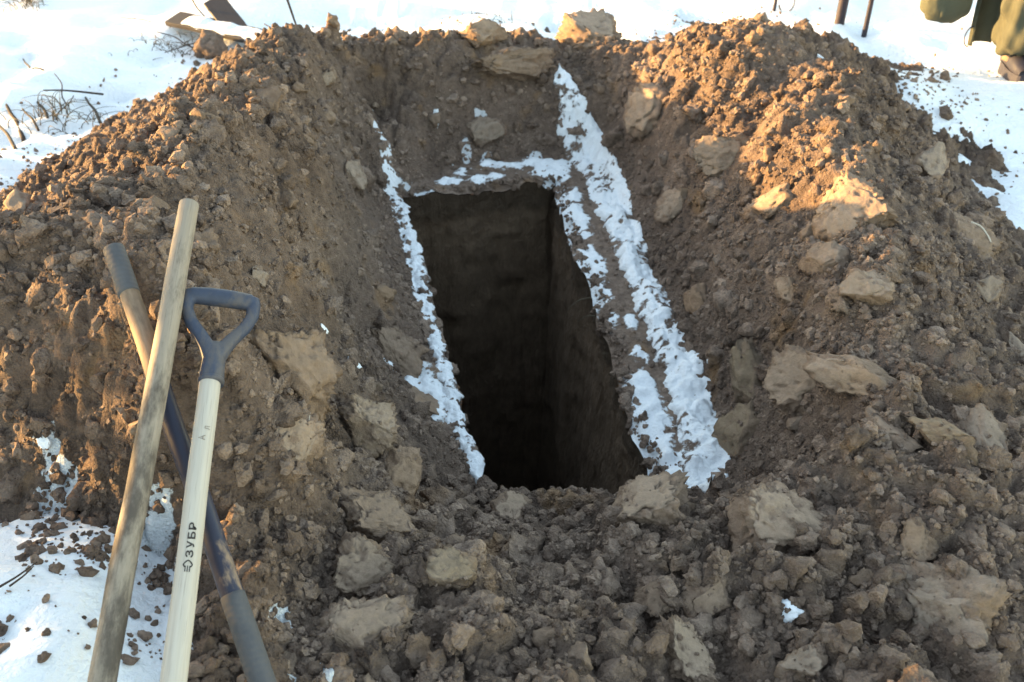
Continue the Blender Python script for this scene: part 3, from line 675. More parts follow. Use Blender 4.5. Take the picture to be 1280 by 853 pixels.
# ------------------------------------------------------------------ tools
def wood_mat(name, pale, grime, amt_lo, amt_hi, zlo, zhi):
    """shaft wood: grain along local Z, grime growing from zhi (clean) to zlo (dirty) in local Z"""
    m, nt, b = new_mat(name); g = G(nt); o = g.obj()
    gr = g.noise(g.mapv(o, (1, 1, .035)), 170, 5, .6); c = g.mix(gr, tuple(x * .72 for x in pale) + (1,), tuple(min(.9, x * 1.18) for x in pale) + (1,))
    st = g.step(g.noise(g.mapv(o, (1, 1, .03)), 420, 2), .58, .7); c = g.mix(g.math('MULTIPLY', st, .45), c, tuple(x * .45 for x in pale) + (1,))
    z = g.n('ShaderNodeSeparateXYZ', Vector=o).outputs[2]
    mr = g.n('ShaderNodeMapRange'); g.set(mr.inputs[0], z); mr.inputs[1].default_value = zlo; mr.inputs[2].default_value = zhi; mr.inputs[3].default_value = amt_lo; mr.inputs[4].default_value = amt_hi
    d = g.noise(g.mapv(o, (1, 1, .35)), 26, 6, .7)
    f = g.step(g.math('ADD', d, mr.outputs[0]), .55, .82)
    c = g.mix(f, c, grime + (1,))
    nt.links.new(c, b.inputs['Base Color']); b.inputs['Roughness'].default_value = .72
    nt.links.new(g.bump(g.math('ADD', gr, g.math('MULTIPLY', f, .5)), .35, .002), b.inputs['Normal']); return m
def frame(top, bot):
    """matrix with local +Z from bot to top, local +Y facing the camera side, origin at top"""
    z = (top - bot); L = np.linalg.norm(z); z = z / L; y = EYE - top; y = y - z * (y @ z); y /= np.linalg.norm(y); x = np.cross(y, z)
    Mx = Matrix([[x[i], y[i], z[i], 0] for i in range(3)] + [[0, 0, 0, 1]]); Mx.translation = V3(top); return Mx, L
def root(name, Mx, label, cat, group=None):
    o = empty(name); o.matrix_world = Mx; return tag(o, label, cat, group)
def shaft(name, z0, z1, r, mat, parent, bend=0.0, r1=None, seed=0):
    n = 40; zz = np.linspace(z0, z1, n); rr = np.linspace(r, r1 or r, n) * (1 + .012 * fbm(np.stack([zz * 9, zz * 0, zz * 0 + seed], 1), 2, seed))
    xx = bend * np.sin(np.linspace(0, 3.1, n)) + .0015 * fbm(np.stack([zz * 5, zz * 0, zz * 0 + seed + 3], 1), 2, seed)
    V, F_ = tube(np.stack([xx, xx * 0, zz], 1), rr, 22)
    return link(name, mesh_np(name, V, F_), mat, parent)
def tool_line(a, b, extra):
    A, B = und(*a), und(*b); d = (B - A) / np.linalg.norm(B - A); return A, B + d * extra
def blade_mesh(name, L, w, curve, socket_len, sock_r):
    """shovel blade with dished face, shoulders, rounded point; local: from z=0 (shoulder) to z=-L"""
    nr_, nc_ = 26, 19; V = []
    for i in range(nr_):
        t = i / (nr_ - 1); half = w * .5 * (1 - .08 * t) * math.sqrt(max(.004, 1 - max(0, (t - .55) / .45) ** 2.2))
        for j in range(nc_):
            s_ = j / (nc_ - 1) * 2 - 1; V.append([half * s_, curve * (s_ * s_) + .03 * math.sin(t * 2.2) - .03 * t, -L * t])
    V = np.array(V); F1 = grid_faces(nr_, nc_); B = V.copy(); B[:, 1] -= .0025
    F2 = F1[:, ::-1] + len(V); rim = [j for j in range(nc_)] + [i * nc_ + nc_ - 1 for i in range(1, nr_)] + [(nr_ - 1) * nc_ + j for j in range(nc_ - 2, -1, -1)] + [i * nc_ for i in range(nr_ - 2, 0, -1)]
    F3 = np.array([[rim[k_], rim[(k_ + 1) % len(rim)], rim[(k_ + 1) % len(rim)] + len(V), rim[k_] + len(V)] for k_ in range(len(rim))])
    return mesh_np(name, np.vstack([V, B]), np.vstack([F1, F2, F3[:, ::-1]]))
M['steel'] = plain('worn_steel', (.20, .185, .17), .45, .8, .4, 24, .3, dark=(.10, .065, .04), darkamt=.8)
M['grip'] = plain('blue_grey_plastic', (.036, .045, .072), .55, 0, .30, 60, .35, dark=(.12, .10, .08), darkamt=.5, dscale=22)
M['wood_new'] = wood_mat('pale_ash_wood', (.42, .38, .325), (.20, .17, .135), -.07, -.14, -1.0, -.2)
M['wood_old'] = wood_mat('weathered_wood', (.255, .213, .168), (.075, .061, .049), .22, -.05, -.60, -.05)
M['ink'] = plain('brand_print', (.035, .03, .028), .8, 0, .3, 200, 0)
M['pencil'] = plain('pencil_mark', (.16, .135, .11), .8, 0, .3, 300, 0)

# shovel with the D-shaped grip
A, B = tool_line((277, 374, 1.86), (217, 846, 1.43), .42)
Mx, L = frame(A, B)
shovel = root('shovel', Mx, 'shovel with a blue grey D-shaped grip and a pale printed shaft', 'shovel')
hw = .064
bar = tube([(-hw + .006, 0, 0), (-.03, 0, .002), (0, 0, .0025), (.03, 0, .002), (hw - .006, 0, 0)], [.0172, .0185, .019, .0185, .0172], 18)
def arm(sx):
    pts = [(sx * (hw - .004), 0, .006), (sx * hw, 0, -.012), (sx * (hw - .001), 0, -.036), (sx * (hw - .013), 0, -.066), (sx * (hw - .034), 0, -.096), (sx * .016, 0, -.120), (sx * .006, 0, -.142)]
    return tube(pts, [.0150, .0140, .0130, .0130, .0140, .0158, .018], 14)
sock = tube([(0, 0, -.112), (0, 0, -.132), (0, 0, -.155), (0, 0, -.178), (0, 0, -.196)], [.013, .0195, .0218, .0228, .0235], 20)
link('grip', remeshed('grip', *join([bar, arm(-1), arm(1), sock]), .0028), M['grip'], shovel)
cl_ = tube([(0, 0, -.1955), (0, 0, -.199), (0, 0, -.2025)], [.0243, .0246, .0243], 22); link('collar', mesh_np('collar', *cl_), M['grip'], shovel)
rv = tube([(.0205, .0, -.182), (.0245, .0, -.182)], [.003, .0028], 10); link('rivet', mesh_np('rivet', *rv), M['steel'], shovel)
SR = .0200
SL = L - .22
shaft('shaft', -.18, -SL, SR * .96, M['wood_new'], shovel, 0, SR * 1.03, 4)
so = link('socket', mesh_np('socket', *tube([(0, 0, -SL + .06), (0, 0, -SL - .06), (0, .01, -SL - .16)], [.0225, .0225, .016], 18)), M['steel'], shovel)
bl = link('blade', blade_mesh('blade', .27, .22, .028, .1, .02), M['steel'], shovel); bl.location = (0, .01, -SL - .07)

def glyph(txt, size, bold=.0):
    c = bpy.data.curves.new('glyph', 'FONT'); c.body = txt; c.size = size; c.offset = bold; c.resolution_u = 3
    o = link('temporary', c); me = evaluated(o, 'letter'); bpy.data.objects.remove(o)
    v = np.array([q.co[:] for q in me.vertices]) if len(me.vertices) else np.zeros((0, 3)); return me, v
def wrap(me, along0, across0, r, lift=.0005):
    """text x -> up the shaft, text y -> towards local +X (left as seen), on the side facing +Y"""
    bm = bmesh.new(); bm.from_mesh(me); bmesh.ops.triangulate(bm, faces=bm.faces)
    for v in bm.verts:
        a = (v.co.y + across0) / r; z = along0 + v.co.x; v.co = ((r + lift) * math.sin(a), (r + lift) * math.cos(a), z)
    bmesh.ops.recalc_face_normals(bm, faces=bm.faces); bm.to_mesh(me); bm.free(); return me
def shaft_z(py_):                         # local z on the shovel axis at a picture row
    t = np.linspace(0, L, 400); Q = A + (B - A) / L * t[:, None]; d = Q - EYE
    row = 426.5 - FPX * (d @ UPV) / (d @ FWD); return -float(np.interp(py_, row, t))
# printed brand: emblem, then letters reading up the shaft
z0 = shaft_z(703); zend = shaft_z(657); step = (zend - z0) / 4.0
for i, ch in enumerate('ЗУБР'):
    me, v = glyph(ch, .0185, .0004)
    if not len(v): continue
    lo, hi = v.min(0), v.max(0); sx = step * .78 / (hi[0] - lo[0]); sy = .0125 / (hi[1] - lo[1])
    for q in me.vertices: q.co.x = (q.co.x - lo[0]) * sx; q.co.y = (q.co.y - lo[1]) * sy
    link('letter', wrap(me, z0 + i * step, -.0065, SR), M['ink'], shovel)
ze = shaft_z(716)                          # emblem: split diamond ring with three short bars
def strip(pts, w):
    P = np.array(pts, float); T = np.gradient(P, axis=0); T /= np.linalg.norm(T, axis=1)[:, None]; N_ = np.stack([-T[:, 1], T[:, 0]], 1)
    V = np.concatenate([P + N_ * w / 2, P - N_ * w / 2]); V = np.hstack([V, np.zeros((len(V), 1))]); n = len(P)
    return V, np.array([[i, i + 1, n + i + 1, n + i] for i in range(n - 1)])
a_ = np.linspace(.75, 2 * np.pi - .75, 26); rr_ = .0072 / (np.abs(np.cos(a_)) ** 1.3 + np.abs(np.sin(a_)) ** 1.3) ** (1 / 1.3)
em = [strip(np.stack([-rr_ * np.cos(a_), rr_ * np.sin(a_)], 1), .0022)] + [strip([(-.0105 + .0 * k_, -.0042 + .0042 * k_), (-.0065, -.0042 + .0042 * k_), (-.0025, -.0042 + .0042 * k_)], .0016) for k_ in range(3)]
em = em[:1] + [strip([(.0 - .0125, y_), (-.0075, y_), (-.002, y_)], .0015) for y_ in (-.0036, 0, .0036)]
link('emblem', wrap(mesh_np('emblem', *join(em)), ze + .006, 0, SR), M['ink'], shovel)
for ch, row, off, sz in (('А', 557, -.002, .016), ('Л', 544, -.008, .012)):
    me, v = glyph(ch, sz)
    if len(v): link('letter', wrap(me, shaft_z(row), off, SR * .98, .0006), M['pencil'], shovel)

# weathered straight handle
A2, B2 = tool_line((237, 256, 1.93), (128, 850, 1.43), .45)
Mx2, L2 = frame(A2, B2)
hoe = root('wooden_handled_spade', Mx2, 'spade with a straight weathered wooden handle crossing over the taped pole', 'spade')
o = shaft('shaft', 0, -L2 + .2, .0203, M['wood_old'], hoe, 0.0, .0218, 12)
link('socket', mesh_np('socket', *tube([(0, 0, -L2 + .30), (0, 0, -L2 + .18), (0, .01, -L2 + .06)], [.0245, .0245, .017], 18)), M['steel'], hoe)
bl = link('blade', blade_mesh('blade', .28, .2, .02, .1, .02), M['steel'], hoe); bl.location = (0, .01, -L2 + .16)
# smudges on the shaft
# taped pole lying underneath
A3, B3 = tool_line((142, 312, 1.90), (322, 836, 1.53), .35)
Mx3, L3 = frame(A3, B3)
pole = root('taped_pole', Mx3, 'dark blue worn pole with grey taped ends lying under both shafts', 'pole')
def pole_paint():
    m, nt, b = new_mat('worn_dark_paint'); g = G(nt); o = g.obj(); z = g.n('ShaderNodeSeparateXYZ', Vector=o).outputs[2]
    wood = g.mix(g.noise(g.mapv(o, (1, 1, .05)), 150, 5), (.17, .115, .075, 1), (.30, .215, .15, 1))
    wood = g.mix(g.math('MULTIPLY', g.step(g.noise(g.mapv(o, (1, 1, .3)), 24, 6, .7), .5, .7), .7), wood, (.11, .078, .055, 1))
    mid = g.math('MULTIPLY', g.step(g.math('MULTIPLY', z, -1), .335, .345), 1.0)
    low = g.step(g.math('MULTIPLY', z, -1), .60, .75)
    wear = g.step(g.math('SUBTRACT', g.noise(g.mapv(o, (1, 1, .45)), 21, 5, .6), g.math('MULTIPLY', low, .02)), .30, .42)
    f = g.math('MULTIPLY', mid, g.math('MAXIMUM', wear, g.math('SUBTRACT', 1.0, low)))
    nt.links.new(g.mix(f, wood, (.026, .028, .046, 1)), b.inputs['Base Color'])
    nt.links.new(g.math('SUBTRACT', .8, g.math('MULTIPLY', f, .4)), b.inputs['Roughness'])
    nt.links.new(g.bump(g.noise(o, 90, 5), .3, .002), b.inputs['Normal']); return m
def tape_mat():
    m, nt, b = new_mat('grey_tape'); g = G(nt); o = g.obj()
    w = g.n('ShaderNodeTexWave', Vector=g.n('ShaderNodeMapping', Vector=o, Rotation=(0, .12, 0)).outputs[0], Scale=26.0, Distortion=1.2, Detail=2.0, _bands_direction='Z').outputs['Fac']
    c = g.mix(g.noise(g.mapv(o, (1, 1, .4)), 38, 5, .65), (.040, .044, .055, 1), (.105, .10, .098, 1))
    nt.links.new(c, b.inputs['Base Color']); b.inputs['Roughness'].default_value = .75
    nt.links.new(g.bump(g.math('ADD', w, g.noise(o, 120, 4)), .35, .0015), b.inputs['Normal']); return m
M['pole'] = pole_paint(); M['tape'] = tape_mat()
shaft('shaft', -.02, -L3 + .02, .0195, M['pole'], pole, 0, .0200, 21)
shaft('tape_wrap', 0, -.118, .0213, M['tape'], pole, 0, .0215, 22)
zt = -(L3 - .35) * .855
shaft('tape_wrap', zt, -L3 + .04, .0213, M['tape'], pole, 0, .0222, 23)

# ------------------------------------------------------------------ roots, twigs, stalks
M['twig'] = plain('dark_twig', (.045, .034, .028), .85, 0, .4, 60, .2)
M['root'] = plain('pale_root', (.50, .44, .36), .8, 0, .3, 60, .1)
M['stalk'] = plain('dead_grass', (.10, .085, .06), .85, 0, .4, 60, .1)
def strand(name, pts, r0, r1, mat, label, cat, group=None, seg=7):
    P = [np.asarray(p, float) for p in pts]; d = np.linspace(0, 1, len(P)); t = np.linspace(0, 1, max(8, len(P) * 5))
    C = np.stack([np.interp(t, d, [p[k_] for p in P]) for k_ in range(3)], 1)
    for _ in range(4): C[1:-1] = .25 * C[:-2] + .5 * C[1:-1] + .25 * C[2:]
    V, F_ = tube(C, np.linspace(r0, r1, len(C)), seg); o = link(name, mesh_np(name, V, F_), mat)
    return tag(o, label, cat, group)
def on(px, py, dz=0.0):
    P, t = hit(px, py); return P + np.array([0, 0, dz])
strand('root', [on(432, 722, .035), on(436, 714, .05), on(441, 710, .05), on(444, 704, .04)], .0028, .0015, M['root'], 'curled white root on the clay lump above the rounded boulder', 'root')
strand('root', [on(1207, 286, .03), on(1222, 296, .045), on(1234, 312, .04), on(1237, 322, .03)], .004, .002, M['root'], 'white frosted root along the slab edge on the outer slope', 'root')
strand('root', [on(386, 568, .05), on(390, 550, .055), on(391, 538, .05)], .0012, .0008, M['root'], 'fine pale root hair on the long tapering slab', 'root')
for i, (a, b, lab) in enumerate([((738, 372), (708, 388), 'fine root sticking out of the pit wall above the others'), ((748, 396), (722, 402), 'middle root sticking out of the pit wall'), ((790, 452), (752, 442), 'longest root sticking out of the pit wall near the pale scrap')]):
    p0 = unz(a[0], a[1], -.04); p1 = unz(b[0], b[1], -.08); strand('pit_root', [p0 + [.03, 0, 0], p0, .5 * (p0 + p1) + [0, 0, .02], p1], .0022, .0008, M['stalk'], lab, 'root', 'roots in the pit wall')
def gz1(p): return float(ground_z(np.array([p[0]]), np.array([p[1]]))[0])
def gp(px, py, h=0.0):
    z = .27
    for _ in range(6): P = unz(px, py, z + h); z = gz1(P)
    return unz(px, py, z + h)
strand('twig', [gp(-8, 738, .01), gp(20, 722, .03), gp(46, 703, .02)], .0026, .0012, M['twig'], 'longer dry twig on the snow patch at the picture edge', 'twig')
strand('twig', [gp(12, 733, .005), gp(30, 720, .025), gp(42, 708, .01)], .0022, .001, M['twig'], 'shorter dry twig beside the longer one on the snow patch', 'twig')
strand('twig', [gp(238, -4, .25), gp(246, 10, .12), gp(256, 21, 0)], .006, .004, M['twig'], 'dark twig standing in the snow behind the planks', 'twig')
strand('twig', [gp(357, -6, .30), gp(364, 14, .15), gp(368, 26, .08), gp(375, 44, -.01)], .008, .006, M['twig'], 'bent dark twig in the snow beyond the end of the planks', 'twig')
STK = [((29, 74), (41, 96), 0.0066, .05, 'short dark stick on top of the snow hump'), ((54, 113), (129, 118), .006, .05, 'thin dry stem lying level over the weeds'), ((107, 122), (127, 157), 0.0088, .06, 'thick dark stick slanting into the heap foot'), ((44, 124), (60, 149), 0.0077, .03, 'dark stick half buried in the middle of the hump'),
       ((28, 136), (48, 163), 0.0066, .03, 'curved dark stick low on the snow hump'), ((8, 131), (30, 176), 0.0121, .02, 'thickest dark rod, shaped as a shadow in the snow hump'), ((-6, 150), (20, 188), 0.0088, .02, 'dark stick at the picture edge in the snow hump'), ((40, 86), (55, 88), .005, .06, 'thin twig tip beside the short stick')]  # the thickest one is a shadow on the snow, made as dark geometry
for a, b, r_, h_, lab in STK:
    p, q = gp(a[0], a[1], h_), gp(b[0], b[1], -.005); mid = .5 * (p + q) + np.array([.012, 0, .006]); strand('dry_stick', [p, .3 * q + .7 * p + np.array([-.008, .01, .004]), mid, q], r_ * .6, r_, M['twig'], lab, 'stick', 'sticks in the snow hump')
def tuft(name, px, py, n, h, spread, label, mat):
    c = gp(px, py); r = np.random.default_rng(int(px + py * 3)); parts = []
    for i in range(n):
        a = r.uniform(0, 6.28); b = c + np.array([r.normal() * spread, r.normal() * spread, 0]); b[2] = gz1(b) - .01
        lean = np.array([math.cos(a), math.sin(a), 0]) * r.uniform(.2, 1.1) * h; hh = h * r.uniform(.4, 1)
        pts = [b + lean * t * t + np.array([0, 0, hh * (t - .55 * t ** 3)]) for t in np.linspace(0, 1, 7)]
        parts.append(tube(pts, np.linspace(.0028, .0008, 7), 5))
    o = link(name, mesh_np(name, *join(parts)), mat); o['kind'] = 'stuff'; return tag(o, label, 'grass')
for a, b, r_, h_, lab in [((196, 40), (246, 62), .005, .05, 'fine dark branch lying before the planks'), ((206, 66), (258, 52), .004, .04, 'thin branch crossing the flattened grass'), ((150, 22), (214, 34), .004, .03, 'long fine twig on the snow beyond the flattened grass'), ((330, 30), (350, 52), .006, .06, 'short twig leaning on the far end of the planks'), ((68, 92), (84, 132), .004, .10, 'thin stem rising from the weeds'), ((92, 120), (70, 150), .004, .08, 'crooked stem among the weeds')]:
    p, q = gp(a[0], a[1], h_), gp(b[0], b[1], 0); strand('dry_stick', [p, .6 * p + .4 * q + np.array([.015, .01, .01]), .25 * p + .75 * q + np.array([-.012, 0, .006]), q], r_ * .6, r_, M['twig'], lab, 'stick', 'twigs by the planks and weeds')
tuft('dead_grass', 36, 4, 60, .16, .06, 'tuft of dead grass in the snow at the picture corner', M['stalk'])
tuft('dead_grass', 85, 145, 70, .16, .10, 'tangle of dead weeds between the snow hump and the heap', M['stalk'])
tuft('dead_grass', 222, 62, 80, .10, .12, 'flattened dead grass in front of the planks', M['stalk'])
tuft('dead_grass', 606, 22, 26, .10, .09, 'faint dead grass in the snow behind the far bank', M['stalk'])

# ------------------------------------------------------------------ planks in the snow
M['plank'] = plain('black_wet_plank', (.030, .028, .032), .6, 0, .4, 40, .4, stretch=(.2, 3, 3))
M['plank_grey'] = plain('grey_plank', (.048, .043, .042), .8, 0, .35, 40, .4, stretch=(.2, 3, 3))
def plank(name, p, q, width, thick, up, mat, label, snow=None):
    p, q = np.asarray(p, float), np.asarray(q, float); x = q - p; L_ = np.linalg.norm(x); x /= L_; z = np.array(up, float); z = z - x * (z @ x); z /= np.linalg.norm(z); y = np.cross(z, x)
    Mx_ = Matrix([[x[i], y[i], z[i], 0] for i in range(3)] + [[0, 0, 0, 1]]); Mx_.translation = V3(p)
    e = empty(name); e.matrix_world = Mx_; tag(e, label, 'plank', 'planks in the snow')
    n = 24; tt = np.linspace(0, L_, n); V = []
    for t in tt:
        w_ = width * (1 + .02 * math.sin(t * 23)) * .5; bv = min(.004, thick * .2)
        for yy, zz in ((-w_ + bv, 0), (w_ - bv, 0), (w_, bv), (w_, thick - bv), (w_ - bv, thick), (-w_ + bv, thick), (-w_, thick - bv), (-w_, bv)): V.append([t, yy, zz])
    F_ = [[i * 8 + j, i * 8 + (j + 1) % 8, (i + 1) * 8 + (j + 1) % 8, (i + 1) * 8 + j] for i in range(n - 1) for j in range(8)]
    me = bpy.data.meshes.new('board'); me.from_pydata(V, [], F_ + [list(range(7, -1, -1)), list(range((n - 1) * 8, n * 8))]); link('board', me, mat, e)
    if snow:
        a, b = snow; m, k_ = 40, 9; q_ = np.array([[t, s_ * width * .46 * (1 + .12 * math.sin(t * 31 + s_)), thick - .004 + .022 * max(0, 1 - abs(s_) ** 3) * (.7 + .4 * math.sin(t * 17) * math.sin(t * 41 + 1)) * min(1, (t - a) * 20, (b - t) * 20)] for t in np.linspace(a + 1e-4, b - 1e-4, m) for s_ in np.linspace(-1, 1, k_)])
        link('snow_cover', mesh_np('snow_cover', q_, grid_faces(m, k_), True, {'dirt': np.zeros(len(q_))}), M['snow'], e)
    return e
pa, pb = gp(218, 26, .05), gp(385, 63, .05)
plank('plank', pa, pb, .15, .03, (0, -.25, 1), M['plank_grey'], 'long snow-dusted plank lying behind the heap crest', (.10, float(np.linalg.norm(pb - pa)) * .98))
plank('plank', gp(262, 36, .0), gp(322, 54, .02), .13, .035, (0, -.9, .5), M['plank'], 'black plank on edge under the snow-dusted one')
plank('plank', gp(300, 44, .02), gp(268, 2, .14), .14, .03, (.1, -.75, .7), M['plank'], 'black plank end sticking up above the snow-dusted one')
plank('plank', gp(219, 28, .0), gp(240, 33, .0), .05, .03, (0, 0, 1), M['plank'], 'short dark plank end beside the long snow-dusted one')

# ------------------------------------------------------------------ posts behind the heap
M['post'] = plain('dark_post', (.040, .035, .045), .55, .3, .35, 30, .3)
def post(px, py, dist, r, h, label, taper=1.0):
    d = ray(px, py); t = dist / d[1]; P = EYE + d * t; z = gz1(P)
    e = empty('metal_post', (P[0], P[1], z)); tag(e, label, 'post', 'posts standing in the snow')
    n = 14; zz = np.linspace(-.15, h, n); link('post_tube', mesh_np('post_tube', *tube(np.stack([zz * 0, zz * 0, zz], 1), np.linspace(r, r * taper, n), 16)), M['post'], e)
    link('post_cap', mesh_np('post_cap', *tube([(0, 0, h - .005), (0, 0, h + .012)], [r * taper * 1.25, r * taper * 1.2], 16)), M['post'], e)
post(1047, 40, 5.9, .031, 1.5, 'thicker dark post standing behind the heap crest')
post(1077, 58, 5.8, .0165, 1.3, 'thin dark post beside the thicker one', .75)
# wire stake with curled ends, far behind
c = gp(967, 14)
strand('wire_stake', [c + [0, 0, -.05], c + [.005, 0, .10], c + [.012, 0, .28]], .012, .009, M['post'], 'thin dark stake in the snow behind the sunlit crest', 'stake')
c2 = gp(982, 14)
strand('wire_hook', [c2 + np.array([.05 * math.cos(a) - .0, 0, .05 + .06 * math.sin(a)]) for a in np.linspace(3.3, 6.6, 9)] + [c2 + np.array([.05, 0, .2])], .005, .004, M['tape'], 'pale curled wire beside the thin stake', 'wire')

# ------------------------------------------------------------------ the person at the right edge
M['cloth'] = plain('olive_canvas', (.062, .064, .046), .9, 0, .40, 14, .5)
M['cloth_d'] = plain('dark_olive_canvas', (.075, .080, .060), .9, 0, .3, 14, .4)
M['boot_up'] = plain('tan_boot_leather', (.20, .155, .115), .8, 0, .3, 25, .3)
M['boot_sole'] = plain('dark_rubber', (.030, .030, .045), .6, 0, .2, 30, .2)
M['skin'] = plain('skin', (.48, .30, .22), .6, 0, .12, 20, .05)
M['knit'] = plain('dark_knit_cap', (.04, .04, .045), .95, 0, .3, 90, .4)
fp = gp(1262, 92)
PX, PYY, PZ = fp[0], fp[1], gz1(fp)
person = empty('person', (PX, PYY, PZ)); tag(person, 'person in baggy olive canvas trousers and boots standing on the snow', 'person')
FA = (-.25, -.97)                                   # facing, horizontal
def lp(side, fwdd, z): return (side * .97 + fwdd * FA[0], side * -.25 * -1 * -1 + fwdd * FA[1], z)
# joints (local): front leg planted, rear leg stepping with the heel off the ground
hipL, hipR = lp(.0 + .02, -.02, .92), lp(.24, -.06, .92)
kneeL, kneeR = lp(.0, .05, .50), lp(-.02 + .26, .02, .50)
ankL, ankR = lp(.0, .0, .10), lp(.26, -.05, .10)
pel = lp(.13, -.04, .98); chest = lp(.13, .0, 1.35); neck = lp(.13, .0, 1.52); head = lp(.13, .05, 1.68); crown = lp(.13, .03, 1.78)
shL, shR = lp(-.06, .0, 1.44), lp(.32, .0, 1.44); elL, elR = lp(-.17, .02, 1.17), lp(.43, .03, 1.17); wrL, wrR = lp(-.22, .10, .93), lp(.45, .16, .94)
pts = [pel, chest, neck, head, crown, hipL, kneeL, ankL, hipR, kneeR, ankR, shL, elL, wrL, shR, elR, wrR]
edg = [(0, 1), (1, 2), (2, 3), (3, 4), (0, 5), (5, 6), (6, 7), (0, 8), (8, 9), (9, 10), (1, 11), (11, 12), (12, 13), (1, 14), (14, 15), (15, 16)]
link('body', skinned('body', pts, edg, [.11, .12, .055, .085, .06, .085, .06, .045, .085, .06, .045, .06, .045, .032, .06, .045, .032]), M['skin'], person)
def folds(me, amt, seed, f=(7, 7, 13)):
    n = len(me.vertices); co = np.empty(n * 3, np.float32); me.vertices.foreach_get('co', co); co = co.reshape(-1, 3); no = np.empty(n * 3, np.float32); me.vertices.foreach_get('normal', no); no = no.reshape(-1, 3)
    d = np.abs(fbm(co * np.array(f) + seed, 3, seed)) - .4 + .4 * fbm(co * np.array((4, 4, 5)), 2, seed + 4)
    me.vertices.foreach_set('co', (co + no * d[:, None] * amt).astype(np.float32).ravel()); me.update(); return me
def mid(a, b, t): return tuple(a[i] + (b[i] - a[i]) * t for i in range(3))
tp = [pel, hipL, mid(hipL, kneeL, .5), kneeL, mid(kneeL, ankL, .5), mid(kneeL, ankL, .82), mid(kneeL, ankL, .99), hipR, mid(hipR, kneeR, .5), kneeR, mid(kneeR, ankR, .5), mid(kneeR, ankR, .82), mid(kneeR, ankR, .99)]
te = [(0, 1), (1, 2), (2, 3), (3, 4), (4, 5), (5, 6), (0, 7), (7, 8), (8, 9), (9, 10), (10, 11), (11, 12)]
link('trousers', folds(skinned('trousers', tp, te, [.19, .16, .165, .17, .165, .14, .098, .15, .15, .15, .15, .13, .095], 0, 4), .060, 31, (8, 8, 3.2)), M['cloth'], person)
jp = [lp(.13, -.03, .86), lp(.13, -.02, 1.1), chest, shL, elL, mid(elL, wrL, .95), shR, elR, mid(elR, wrR, .95), neck]
link('jacket', folds(skinned('jacket', jp, [(0, 1), (1, 2), (2, 3), (3, 4), (4, 5), (2, 6), (6, 7), (7, 8), (2, 9)], [(.24, .17), (.21, .16), (.19, .15), .095, .078, .062, .095, .078, .062, .085], 0, 3), .022, 57), M['cloth_d'], person)
def boot(ank, ang):
    ca, sa = math.cos(ang), math.sin(ang); f_ = np.array([FA[0] * ca - FA[1] * sa, FA[0] * sa + FA[1] * ca]); s_ = np.array([-f_[1], f_[0]])
    rings = [(-.085, .02, .036, .02), (-.075, .05, .044, .05), (-.03, .055, .046, .055), (.04, .05, .048, .05), (.10, .042, .052, .042), (.155, .034, .047, .034), (.185, .024, .03, .022)]
    def pt(a, w, z): return [ank[0] + f_[0] * a + s_[0] * w, ank[1] + f_[1] * a + s_[1] * w, z]
    V, n = [], 16
    for a, zc, w, hz_ in rings:
        for k_ in range(n):
            t = 2 * math.pi * k_ / n; V.append(pt(a, w * math.copysign(abs(math.cos(t)) ** .7, math.cos(t)), .03 + max(0, zc + hz_ * math.copysign(abs(math.sin(t)) ** .8, math.sin(t)))))
    F_ = [[i * n + k_, i * n + (k_ + 1) % n, (i + 1) * n + (k_ + 1) % n, (i + 1) * n + k_] for i in range(len(rings) - 1) for k_ in range(n)]
    me = bpy.data.meshes.new('boot'); me.from_pydata(V, [], F_ + [list(range(n)), list(range((len(rings) - 1) * n, len(rings) * n))[::-1]])
    for p_ in me.polygons: p_.use_smooth = True
    b = link('boot', me, M['boot_sole'], person)
    link('boot_shaft', mesh_np('boot_shaft', *tube([(ank[0], ank[1], .075), (ank[0], ank[1], .15), (ank[0], ank[1], .26)], [.062, .060, .064], 18)), M['boot_up'], b)
    V = []
    for z in (-.012, .022, .05):
        for k_ in range(28):
            t = 2 * math.pi * k_ / 28; a = math.cos(t); w = .058 * (1 - .12 * (a < -.2)) * math.copysign(abs(math.sin(t)) ** .6, math.sin(t)); V.append(pt(.052 + .150 * a, w * (1.0 if z < .04 else .97), z))
    F_ = [[i * 28 + k_, i * 28 + (k_ + 1) % 28, (i + 1) * 28 + (k_ + 1) % 28, (i + 1) * 28 + k_] for i in range(2) for k_ in range(28)]
    me = bpy.data.meshes.new('sole'); me.from_pydata(V, [], F_ + [list(range(27, -1, -1)), list(range(56, 84))]); link('sole', me, M['boot_sole'], b)
boot(ankL, .15); boot(ankR, -.25)
def glove(wr, sgn):
    w = np.array(wr); dn = np.array([0, 0, -1.0]); fw = np.array([FA[0], FA[1], 0]); parts = []
    palm = tube([w + dn * -.02, w + dn * .02, w + dn * .06 + fw * .005, w + dn * .10 + fw * .01], [.034, .040, .044, .038], 14); parts.append(palm)
    for k_, (o_, ln_) in enumerate([(-.03, .062), (-.011, .074), (.009, .070), (.028, .055)]):
        b = w + dn * .09 + fw * (o_ + .012); parts.append(tube([b, b + dn * ln_ * .5 + np.array([sgn * .006, 0, 0]), b + dn * ln_ * .9 + np.array([sgn * .024, 0, 0]), b + dn * ln_ * .95 + np.array([sgn * .040, 0, .008])], [.0115, .011, .010, .009], 10))
    b = w + dn * .03 + fw * .04; parts.append(tube([b, b + dn * .03 + fw * .022, b + dn * .055 + fw * .026 + np.array([sgn * .012, 0, 0])], [.0135, .0125, .0105], 10))
    link('glove', remeshed('glove', *join(parts), .005), M['knit'], person)
glove(wrL, 1); glove(wrR, -1)
hd = np.array(head)
